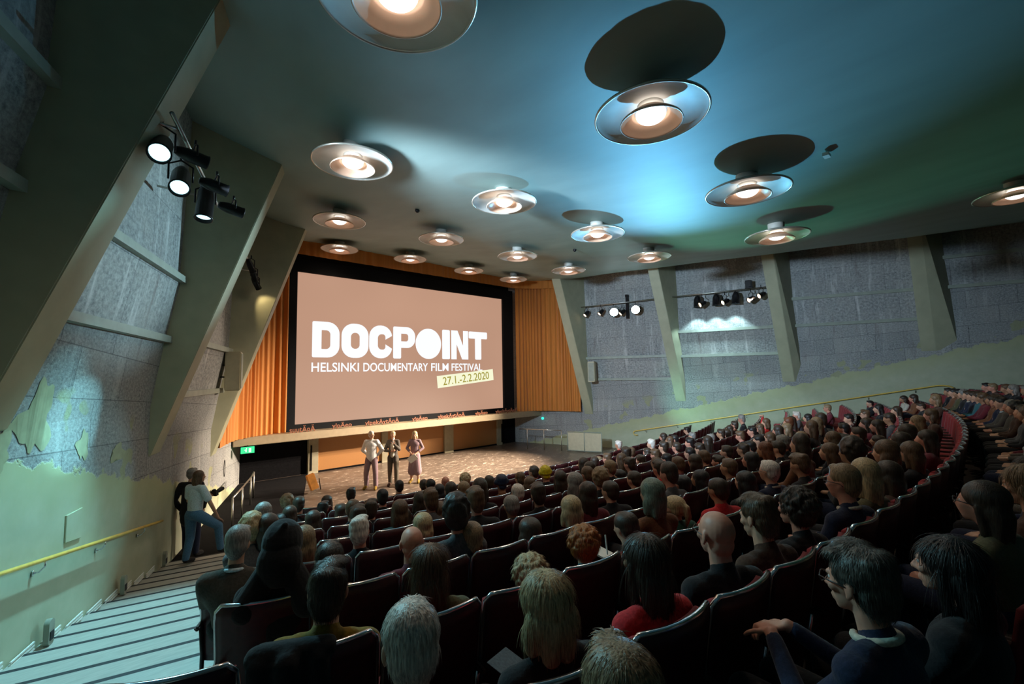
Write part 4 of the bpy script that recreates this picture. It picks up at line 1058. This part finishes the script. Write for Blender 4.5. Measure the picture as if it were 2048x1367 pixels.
PPL = "8,2.31,7.98,0.02,R,lb,gy,0;6,1.86,6.32,-0.02,L,dk,br,0;7,2.46,7.08,-0.09,S,bk,bk,0;5,1.87,5.45,-0.04,L,dk,bk,0;6,2.45,6.22,-0.09,L,dk,bk,0;8,3.28,7.82,-0.02,S,bk,bk,0;5,2.26,5.40,0.00,S,br,bk,0;4,1.95,4.58,0.01,S,dk,bk,0;6,3.03,6.13,0.01,S,bk,bk,0;8,4.11,7.71,-0.01,S,bk,bk,0;8,4.61,7.65,-0.06,S,dk,bk,0;7,4.23,6.83,-0.01,S,bk,bk,0;5,3.05,5.26,-0.02,M,dk,bk,0;4,2.80,4.44,0.05,S,br,gy,0;6,3.90,6.01,-0.04,L,bk,bk,0;8,5.09,7.60,-0.06,B,sk,bk,0;5,3.51,5.20,0.03,S,dk,bk,0;7,4.92,6.77,-0.02,R,bl,rd,0;5,3.81,5.19,0.00,L,lb,bk,0;4,3.39,4.36,0.08,M,dk,bk,0;6,4.75,5.92,-0.04,S,dk,bk,0;3,2.79,3.58,0.07,S,br,bk,0;4,2.92,4.42,-0.09,L,br,bk,0;2,2.03,2.82,0.13,R,bk,gy,0;4,2.39,4.50,0.01,L,br,te,0;4,2.46,4.48,-0.08,L,dk,gy,0;3,2.17,3.67,-0.05,L,bl,bu,0;3,1.68,3.74,-0.00,S,wh,bk,0;2,1.57,2.85,0.01,B,sk,bu,0;3,1.24,3.83,0.01,L,lb,br,0;2,1.13,2.98,-0.01,S,dk,ru,0;2,2.10,2.81,-0.06,L,lb,cr,0;5,1.31,5.55,0.12,L,gr,bk,0;4,1.04,4.74,0.08,R,bl,gy,0;3,0.74,3.92,0.09,S,gr,tw,0;4,1.21,4.71,0.06,M,dk,bk,0;2,0.81,3.04,0.12,H,bk,bk,0;1,0.77,2.18,0.04,S,dk,mu,0;1,1.29,2.08,0.01,L,br,ol,0;0,0.74,1.31,0.04,S,wh,nv,0;0,1.28,1.20,-0.00,M,bl,bk,0;1,1.95,1.97,-0.17,R,bl,gn,0;1,2.41,1.99,-0.12,R,rd,te,0;0,1.83,1.12,0.02,L,dk,rd,0;1,2.87,1.89,-0.10,S,dk,bk,0;0,2.31,1.04,0.05,B,sk,bk,1;0,2.78,0.99,0.03,S,br,br,0;0,3.25,0.95,-0.01,R,dk,bk,0;0,3.90,0.84,0.07,S,lb,nv,1;0,4.37,0.80,0.06,L,bl,ol,0;0,4.84,0.70,-0.01,L,dk,br,0;0,6.21,0.73,0.00,L,br,bk,0;0,7.41,0.73,0.00,L,dk,bu,0;0,11.46,0.96,0.00,M,br,br,0;-1,1.96,0.35,0.00,S,gd,nv,1;-1,2.43,0.19,-0.04,L,bk,bk,0;-1,3.54,0.11,0.00,L,dk,ol,1;-1,0.92,0.59,0.00,S,lb,gy,0;4,3.89,4.29,-0.05,S,wh,gy,0;3,3.25,3.59,-0.08,S,gr,gy,0;2,2.61,2.73,-0.12,M,dk,bk,0;3,3.58,3.47,-0.00,S,dk,bk,0;2,3.11,2.66,-0.04,M,bl,bu,0;5,5.30,5.02,0.01,C,ye,bk,0;5,4.84,5.00,-0.07,L,br,gy,0;3,4.05,3.41,0.04,M,gr,bk,0;4,4.71,4.21,0.01,L,dk,gy,0;2,3.57,2.86,-0.02,L,dk,bu,0;3,4.51,3.43,0.02,R,lb,bk,0;2,4.04,2.91,-0.10,S,dk,bk,0;1,3.33,2.00,0.03,M,gn,ru,0;1,3.80,2.05,-0.20,P,bl,gn,0;2,4.74,2.49,-0.09,S,bk,bk,0;3,5.16,3.31,-0.08,S,dk,bu,0;4,6.02,4.11,-0.15,S,bk,bk,0;3,5.73,3.27,-0.02,S,dk,rd,0;5,4.37,5.06,0.01,C,nv,ru,0;1,4.26,1.86,-0.09,S,dk,rd,0;2,5.20,2.46,-0.09,L,bk,gy,0;2,5.75,2.41,-0.04,S,br,br,0;1,4.73,1.84,-0.09,L,bk,bk,0;1,5.19,1.74,-0.04,S,wh,nv,1;3,6.21,3.25,-0.03,S,br,bu,0;2,8.48,2.35,-0.15,M,lb,br,1;3,6.67,3.26,-0.05,M,dk,bu,0;4,6.98,4.07,-0.09,S,br,bk,1;4,7.44,4.11,-0.09,S,bk,bk,0;3,7.75,3.20,-0.04,S,dk,bk,0;3,8.25,3.20,-0.07,S,dk,bk,0;2,6.39,2.38,-0.03,L,bk,ol,0;2,7.04,2.36,0.03,L,ru,mu,0;1,5.72,1.55,-0.02,S,br,bk,0;2,8.95,2.43,-0.01,L,lb,bk,0;1,6.65,1.51,0.00,L,br,bk,0;1,7.15,1.49,-0.05,L,br,bk,0;4,10.95,4.18,-0.04,S,br,bk,0;3,8.85,3.21,-0.08,S,bk,te,0;3,9.73,3.24,-0.02,L,br,cr,0;3,9.26,3.26,-0.03,S,bk,bk,0;4,8.53,4.06,-0.04,S,dk,bk,0;5,9.95,4.97,-0.02,S,bk,bk,0;4,8.99,4.15,0.04,L,dk,bk,0;5,11.37,5.08,-0.07,S,gr,bl,0;5,11.92,5.13,-0.03,S,dk,bk,0;6,12.38,6.05,-0.07,S,gr,bk,0;7,14.31,7.22,-0.04,S,bk,bk,0;6,11.15,5.91,-0.01,S,bk,bk,0;6,10.66,5.87,0.00,L,br,bk,0;5,9.25,4.93,-0.04,S,dk,gy,0;5,8.66,4.92,0.03,S,dk,bk,0;4,8.04,4.06,-0.06,S,bk,bk,0;6,9.78,5.82,0.02,S,wh,bk,0;5,8.19,4.79,-0.04,S,br,bk,0;5,12.44,5.19,-0.07,L,dk,bk,0;5,13.05,5.28,-0.02,L,dk,bk,0;8,10.93,7.60,-0.02,S,wh,rd,0;6,8.87,5.78,-0.04,S,br,bk,0;5,7.28,4.92,0.07,S,dk,rd,0;6,7.96,5.76,-0.06,S,br,rd,0;5,6.82,4.72,0.05,L,br,bk,0;6,7.50,5.77,-0.07,S,dk,bk,0;5,6.15,4.96,0.04,L,dk,bk,0;4,5.32,4.16,0.04,S,dk,bk,0;7,8.81,6.63,-0.20,L,lb,gy,0;4,5.78,4.19,-0.00,S,lb,bk,0;4,6.48,4.28,-0.06,S,dk,bk,0;5,7.74,4.83,-0.10,S,dk,bk,0;6,9.33,5.69,-0.10,L,dk,bk,0;7,12.26,6.89,-0.01,M,dk,bk,0;5,14.51,5.52,0.13,S,gr,bk,1;5,13.52,5.39,0.03,S,dk,bk,0;4,11.61,4.24,-0.01,S,bk,bk,0;4,12.61,4.36,-0.02,L,br,bk,0;4,13.19,4.44,0.06,L,br,rd,0;3,10.34,3.28,0.05,L,dk,bk,0;3,11.05,3.33,0.03,M,lb,bk,0;3,11.51,3.39,0.12,S,ru,bk,0;3,12.02,3.42,0.11,L,dk,bu,0;3,14.25,3.75,0.00,L,bk,bk,0;3,14.90,4.12,0.00,S,wh,gy,0;2,9.41,2.42,0.13,L,br,bk,0;2,9.87,2.40,0.15,M,lb,bk,0;2,10.34,2.47,0.20,S,dk,bk,0;2,16.39,3.69,-0.00,S,lb,bu,1;2,13.14,2.55,-0.00,S,bk,bk,0;1,19.36,3.20,-0.15,S,bk,bk,0;1,14.63,2.24,0.00,L,bk,bk,0;2,14.50,2.53,-0.00,S,br,bk,1;1,10.52,1.79,0.00,L,dk,bu,0;2,10.89,2.18,-0.00,S,bk,bk,0;0,19.25,2.27,-0.10,M,dk,cr,0;0,17.97,1.91,-0.01,M,dk,ru,0;0,9.78,0.97,-0.00,L,lb,br,0;0,8.16,0.93,0.00,M,dk,bk,0;0,6.94,0.88,0.01,L,dk,bk,0;1,7.62,1.68,0.03,L,br,bk,0;1,8.08,1.65,-0.04,S,bk,bk,0;1,8.55,1.60,0.01,S,dk,bk,0;1,10.05,1.55,0.02,L,dk,bk,0;1,11.81,1.67,0.00,S,dk,gy,0;1,14.15,1.85,-0.00,L,dk,bk,0;0,16.63,1.59,-0.16,S,dk,bk,0;0,14.56,1.18,0.12,M,lb,br,0;0,5.30,1.05,0.08,R,dk,bk,0;1,9.02,1.62,-0.20,S,bk,nv,0;1,9.49,1.52,-0.20,L,dk,bk,0;0,5.75,0.87,0.04,M,br,ol,0;2,7.51,2.37,-0.01,S,dk,bk,0;2,7.97,2.41,0.03,S,gr,bk,0;1,6.18,1.76,0.12,L,dk,ru,0;2,11.35,2.61,-0.20,S,bk,bk,0;3,12.48,3.54,-0.20,S,br,bk,0;3,7.29,3.18,-0.14,S,dk,bk,0;3,7.01,3.21,-0.03,S,br,bk,0;2,4.50,2.48,0.07,S,dk,gy,0;4,5.18,4.13,-0.00,S,br,bk,0;6,5.76,5.84,-0.02,S,dk,bk,0;6,5.29,5.68,-0.03,S,br,bk,0;6,1.72,6.34,-0.09,S,bk,bk,0;7,2.21,7.13,0.02,S,dk,bk,0;8,2.90,7.87,-0.07,L,dk,nv,0;5,2.49,5.35,-0.03,S,dk,bk,0"
HT = dict(S='short {c} hair', W='wavy {c} hair', B='a bald head', L='long {c} hair', M='a {c} bob', P='a {c} ponytail', R='curly {c} hair', C='a {c} knit hat', H='a black hood')
n_p = 0; placed = {}; used = set()
for ent in PPL.split(';'):
    k, X, Y, dz, ht, hc, tc, gl = ent.split(','); k = int(k); X, Y, dz = float(X), float(Y), float(dz)
    # the head sits at HC in the figure; put the figure so that its head lands over the seat
    ty, tx = 17.2, 9.5
    face = math.atan2(-(tx-X), ty-Y)*.75 + rnd.uniform(-.12, .12)
    base = Vector((X, Y, 0))-Matrix.Rotation(face, 3, 'Z') @ Vector((HC.x, HC.y, 0))
    zf = zfl(ROWY(k)); dist = math.hypot(X, Y); lod = 0 if dist < 3.4 else 1
    fem = ht in 'LMPR' and hc != 'wh'
    v = rnd.choice((1, 3, 5)) if fem else rnd.choice((0, 2, 4))
    if (ht, hc, tc) == ('L', 'br', 'rd'): v = 6
    if k == -1 and gl == '1' and ht == 'S': v = 7
    if ht == 'S' and k == -1 and gl == '0': ht_ = 'S'
    zs = max(.82, min(1.16, (zf*0+.985+dz-.0+.05)/1.05))
    yl = ROWY(k); si = max(0, int((X-XL(yl))/PITCH))
    while (k, si) in used: si += 1
    used.add((k, si))
    hd = HT[ht].format(c=HAIRNAME.get(hc, 'grey'))
    lab = 'person with %s%s in %s, %s, %s seat from left' % (hd, ' and glasses' if gl == '1' else '', TOPNAME[tc], ROWNAME[k], ordw(si))
    sk = rnd.choice((0, 0, 1, 1, 2)); 
    if ht == 'B': sk = 1
    kind = ht
    if ht == 'S' and k >= 0 and rnd.random() < .3: kind = 'W'
    if dist < 2.3 and ht == 'S' and gl == '1': kind = 'W'
    add_person((base.x, base.y, zf), face, v, lod, kind, hc, tc, lab, sk, gl == '1', (rnd.uniform(-.05, .03), rnd.uniform(-.05, .05)), zs, 'audience in the rows of seats')
    placed.setdefault(k, []).append(X); n_p += 1
# the right hand part of the rows beside and behind the camera
for k in (-1, -2):
    i = 0; X = 3.6 if k == -1 else 13
    while X < 18.6:
        X += PITCH*(1 if rnd.random() < .8 else 2)
        Y, rz = row_frame(k, X)
        p = topx((X, Y+.16, zfl(ROWY(k))+1.05))
        if p is None or p[0] > 2090: continue
        ht = rnd.choice('SSLLMRS'); hc = rnd.choice(('bk', 'dk', 'dk', 'br', 'lb', 'gr', 'bk')); tc = rnd.choice(('bk', 'bk', 'nv', 'gy', 'br', 'ol', 'ru', 'bu', 'tw', 'te'))
        face = math.atan2(-(9.5-X), 17.2-Y)*.75; base = Vector((X, Y+.16, 0))-Matrix.Rotation(face, 3, 'Z') @ Vector((0, HC.y, 0))
        si = int((X-XL(ROWY(k)))/PITCH)
        while (k, si) in used: si += 1
        used.add((k, si))
        add_person((base.x, base.y, zfl(ROWY(k))), face, rnd.choice(range(6)), 0 if X < 5 else 1, ht, hc, tc, 'person with %s in %s, %s, %s seat from left' % (HT[ht].format(c=HAIRNAME[hc]), TOPNAME[tc], ROWNAME[k], ordw(si)), rnd.choice((0, 1, 2)), False, (0, 0), 1, 'audience in the rows of seats')
        n_p += 1
print('PEOPLE', n_p)

# ---------------------------------------------------------------- standing figures
def standing(name_label, loc, rz, J, hair, hcol, clothes, skin=0, glasses=False, vox=.011, shoes='bk', extras=None):
    """J: joints in figure space; clothes: list of (part name, prim list, cloth key)"""
    t = thing('person', name_label, 'person', loc, rz)
    hy, hp = J.get('yaw', 0), J.get('pitch', 0); fem = J.get('fem', False)
    P = head_prims(J['head'], fem, hy, hp)+[('c', J['neck'], tuple(Vector(J['head'])+V(0, -.015, -.05)), .055, .05)]
    P += [('c', J['pelvis'], J['chest'], .125, .13, .8), ('c', tuple(V(*J['shL'])), tuple(V(*J['shR'])), .05, .05)]
    for s in 'LR':
        P += [('c', J['sh'+s], J['el'+s], .045, .036), ('c', J['el'+s], J['wr'+s], .036, .026)]
        P += hand_prims(J['wr'+s], J['hd'+s], J['hn'+s], J.get('curl'+s, .6), 1 if s == 'L' else -1, 1.0)
        P += [('c', J['hip'+s], J['kn'+s], .085, .058), ('c', J['kn'+s], J['an'+s], .055, .040)]
        P += [('c', J['an'+s], tuple(V(*J['an'+s])+V(*J['ft'+s])), .042, .034)]
    b_ = bpy.data.objects.new('body', blob(P, vox*.75, 2)); COL.objects.link(b_); b_.parent = t; obj_mat(b_, SKIN[skin])
    for nm, pr, ck in clothes:
        q = bpy.data.objects.new(nm, blob(pr, vox, 2)); COL.objects.link(q); q.parent = t; obj_mat(q, TOP[ck] if ck in TOP else M[ck])
    for s in 'LR':
        a = V(*J['an'+s]); f = V(*J['ft'+s])
        q = bpy.data.objects.new('shoe', blob([('c', tuple(a+V(0, 0, .0)), tuple(a+f*1.15), .052, .044), ('e', tuple(a+f*.5+V(0, 0, -.02)), (.05, .10, .03))], .009, 1)); COL.objects.link(q); q.parent = t; obj_mat(q, TOP[shoes])
    q = bpy.data.objects.new('hair', hair_mesh(hair, 1)); COL.objects.link(q); q.parent = t; q.location = J['head']; q.rotation_euler = (hp, 0, hy); obj_mat(q, HAIR[hcol])
    face_extras(t, V(*J['head']), hy, hp, glasses)
    return t
def legs(h, sL=(-.12, 0, 0), sR=(.12, 0, 0), kz=.50):
    return dict(hipL=(-.09, 0, .90*h), hipR=(.09, 0, .90*h), knL=(sL[0]*.9-.01, sL[1]*.5+.03, kz*h), knR=(sR[0]*.9+.01, sR[1]*.5+.03, kz*h),
                anL=(sL[0], sL[1]-.02, .085), anR=(sR[0], sR[1]-.02, .085), ftL=(-.02, .15, -.045), ftR=(.03, .15, -.045))
def trous(J, r=(.105, .075, .065)):
    P = [('e', tuple(V(*J['hipL']).lerp(V(*J['hipR']), .5)+V(0, -.01, .04)), (.165, .125, .12))]
    for s in 'LR': P += [('c', J['hip'+s], J['kn'+s], r[0], r[1]), ('c', J['kn'+s], tuple(V(*J['an'+s])+V(0, 0, .03)), r[1], r[2])]
    return P
def torso(J, w=1.0, sleeve=1.0, sr=(.062, .052, .042), belly=.15):
    P = [('c', tuple(V(*J['pelvis'])+V(0, 0, .02)), J['chest'], belly*w, .155*w, .82), ('c', J['shL'], J['shR'], .068, .068), ('e', tuple(V(*J['chest'])+V(0, .01, .02)), (.18*w, .12, .14)), ('c', tuple(V(*J['neck'])+V(0, 0, -.05)), tuple(V(*J['neck'])+V(0, 0, -.01)), .08, .062)]
    for s in 'LR':
        P += [('c', J['sh'+s], tuple(V(*J['sh'+s]).lerp(V(*J['el'+s]), min(1, sleeve*2))), sr[0], sr[1])]
        if sleeve > .5: P += [('c', J['el'+s], tuple(V(*J['el'+s]).lerp(V(*J['wr'+s]), (sleeve-.5)*2)), sr[1], sr[2])]
    return P
def base(h=1.0, fem=False):
    return dict(pelvis=(0, 0, .95*h), chest=(0, .01, 1.30*h), neck=(0, 0, 1.47*h), head=(0, .025, 1.63*h), shL=(-.175 if not fem else -.15, 0, 1.42*h), shR=(.175 if not fem else .15, 0, 1.42*h), fem=fem)
YAWC = 2.45   # facing back towards the audience
# man in a white shirt, hands behind his back
J = base(1.06); J.update(legs(1.06, (-.15, .06, 0), (.17, -.03, 0)))
J.update(elL=(-.33, -.08, 1.22), elR=(.31, -.10, 1.22), wrL=(-.12, -.19, 1.02), wrR=(.10, -.19, 1.01), hdL=(.9, -.1, -.4), hdR=(-.9, -.1, -.4), hnL=(0, -1, 0), hnR=(0, -1, 0), yaw=.9)
standing('person in white shirt and mauve trousers standing on stage with hands behind back', (6.50, 14.05, STAGE_Z), YAWC, J, 'S', 'wh', [('shirt', torso(J, 1.05, .97, (.075, .062, .045), .165), 'sh'), ('trousers', trous(J, (.11, .085, .075)), 'mv')], shoes='mu')
# speaker with microphone
J = base(1.02, True); J.update(legs(1.02, (-.13, .10, 0), (.10, -.02, 0)))
J.update(elL=(-.22, .10, 1.20), elR=(.26, .05, 1.17), wrL=(-.08, .27, 1.40), wrR=(.02, .24, 1.16), hdL=(.1, .1, 1), hdR=(-.9, .3, .1), hnL=(.3, .8, 0), hnR=(0, -.5, .6), yaw=.35)
sp_ = standing('person in dark jacket and khaki trousers on stage speaking into a microphone', (7.20, 13.92, STAGE_Z), YAWC, J, 'S', 'bl', [('jacket', torso(J, 1.0, .95, (.068, .056, .045))+[('c', (-.08, .06, .95), (-.09, .08, .84), .09, .07), ('c', (.08, .06, .95), (.09, .08, .84), .09, .07)], 'tw'), ('blouse', [('c', (0, .10, 1.0), (0, .115, 1.36), .07, .06)], 'cr'), ('trousers', trous(J, (.10, .078, .068)), 'kh')], shoes='br')
b2 = BM(); lathe(b2, [(0, -.09), (.012, -.09), (.016, .05), (.026, .07), (.03, .095), (.022, .12), (0, .128)], 14)
m4 = Matrix.Translation((-.05, .24, 1.50)) @ Matrix.Rotation(.5, 4, 'X')
mic = obj('microphone', b2, M['white'], None, True); mic.matrix_world = sp_.matrix_basis @ m4
mic.location = Vector((7.20, 13.92, STAGE_Z)) + Matrix.Rotation(YAWC, 3, 'Z') @ Vector((-.065, .31, 1.50)); mic.rotation_euler = (.6, 0, YAWC)
tag(mic, 'handheld pale microphone held up by the middle speaker on stage', 'microphone')
# woman in dress with papers
J = base(.98, True); J.update(legs(.98, (-.12, .04, 0), (.12, 0, 0)))
J.update(elL=(-.27, -.02, 1.15), elR=(.27, -.02, 1.15), wrL=(-.05, .22, .98), wrR=(.08, .22, 1.0), hdL=(.5, .5, -.5), hdR=(-.6, .4, -.4), hnL=(.5, -.3, .3), hnR=(-.5, -.3, .3), yaw=.1)
standing('person in dark mauve dress with blond bob holding white papers on stage', (7.95, 13.80, STAGE_Z), YAWC, J, 'M', 'bl', [('dress', torso(J, .95, .75, (.06, .05, .045))+[('c', (0, 0, .98), (0, 0, .90), .155, .17, .85), ('c', (-.04, .01, .90), (-.09, .03, .38), .14, .15), ('c', (.04, .01, .90), (.09, .01, .38), .14, .15)], 'mv'), ('stockings', trous(J, (.07, .05, .04)), 'bk')], shoes='mu')
b2 = BM(); box(b2, (0, 0, 0), (.30, .008, .22)); o = obj('paper_sheets', b2, M['paper'])
o.location = Vector((7.95, 13.80, STAGE_Z)) + Matrix.Rotation(YAWC, 3, 'Z') @ Vector((.02, .33, .86)); o.rotation_euler = (-.35, .6, YAWC); tag(o, 'white sheets of paper held by the person in the mauve dress on stage', 'paper')
# photographer in a pale t-shirt on the left stairs, foot on a lower step
J = base(.99, True)
J['head'] = (0, .07, 1.60); J['neck'] = (0, .02, 1.45)
J.update(hipL=(-.09, 0, .90), hipR=(.09, 0, .90), knL=(-.12, .03, .48), knR=(.17, .37, .60), anL=(-.12, -.05, .085), anR=(.20, .40, .14), ftL=(-.02, .15, -.045), ftR=(.03, .16, -.045))
J.update(elL=(-.22, .06, 1.14), elR=(.25, .10, 1.10), wrL=(-.08, .34, 1.16), wrR=(.19, .34, .76), hdL=(.4, .8, .2), hdR=(0, .7, -.6), hnL=(.6, 0, .4), hnR=(0, -.3, -.9), curlR=.25, yaw=-.25)
zs_ = zfl(10.6)
standing('person in pale blue t-shirt and jeans holding a camera on the left stairs', (1.35, 10.55, zs_), -.95, J, 'L', 'br', [('tshirt', torso(J, .92, .32, (.07, .07, .05)), 'wt'), ('jeans', trous(J, (.105, .078, .062)), 'dn')], shoes='bk')
t = thing('camera', 'black camera with long lens held by the photographer on the stairs', 'camera')
t.location = Vector((1.35, 10.55, zs_)) + Matrix.Rotation(-.95, 3, 'Z') @ Vector((-.02, .44, 1.20)); t.rotation_euler = (.25, 0, -.95)
b2 = BM(); box(b2, (0, 0, 0), (.14, .07, .10)); box(b2, (0, 0, .06), (.06, .06, .04)); bmesh.ops.bevel(b2, geom=list(b2.edges), offset=.008, segments=2, affect='EDGES'); obj('camera_body', b2, M['fixture'], t)
b2 = BM(); lathe(b2, [(0, 0), (.035, 0), (.035, .08), (.042, .10), (.042, .20), (.036, .21), (0, .20)], 20); b2.transform(Matrix.Rotation(-PI/2, 4, 'X')); obj('camera_lens', b2, M['fixture'], t, True)
# man in black leaning on the wall behind
J = base(1.02); J.update(legs(1.02, (-.10, .12, 0), (.12, .02, 0)))
J.update(elL=(-.28, -.05, 1.16), elR=(.26, .0, 1.14), wrL=(-.20, .10, .93), wrR=(.18, .14, .95), hdL=(.1, .3, -.9), hdR=(0, .3, -.9), hnL=(1, 0, 0), hnR=(-1, 0, 0), yaw=-.3)
standing('person in long black coat leaning on the left wall behind the photographer', (1.38, 11.42, zfl(11.4)), -.55, J, 'S', 'gr', [('coat', torso(J, 1.05, .95, (.07, .06, .05), .165)+[('c', (0, 0, 1.0), (0, 0, .78), .17, .18, .8)], 'bk'), ('trousers', trous(J), 'nv')])

# ---------------------------------------------------------------- foreground extras
def item(name, label, cat, bm, m, loc=(0, 0, 0), rot=(0, 0, 0), smooth=False):
    o = obj(name, bm, m, None, smooth, loc); o.rotation_euler = rot; return tag(o, label, cat)
b2 = BM(); box(b2, (0, 0, 0), (.15, .21, .012)); item('notebook', 'small open notebook in the hand of the person with ginger hair', 'notebook', b2, M['paper'], (2.82, 2.09, 2.65), (.35, 0, .4))
b2 = BM(); tube(b2, [(0, 0, 0), (.02, .03, .13)], .006, 8); item('pen', 'pale pen held upright over the notebook', 'pen', b2, M['white'], (2.79, 2.06, 2.67))
b2 = BM(); box(b2, (0, 0, 0), (.15, .10, .003)); item('programme_leaflet', 'dark grey leaflet on the lap of the person with the blond bob', 'leaflet', b2, TOP['gy'], (1.29, 1.49, 2.80), (.3, .1, .3))

jk = blob([('c', (-.23, -.02, .925), (.03, -.055, .93), .050, .045), ('c', (-.22, -.05, .90), (-.20, -.06, .62), .05, .04), ('c', (-.12, -.07, .90), (-.10, -.085, .55), .06, .045), ('c', (0, -.075, .90), (.01, -.085, .62), .045, .04), ('c', (-.22, .06, .90), (-.02, .04, .90), .04, .035)], .012, 3)
Xj = .72; Yj, rj = row_frame(1, Xj)
o = bpy.data.objects.new('draped_jacket', jk); COL.objects.link(o); obj_mat(o, TOP['bk']); o.location = (Xj, Yj, zfl(ROWY(1))); o.rotation_euler = (0, 0, rj)
tag(o, 'black jacket draped over the seat back behind the person in mustard', 'jacket')
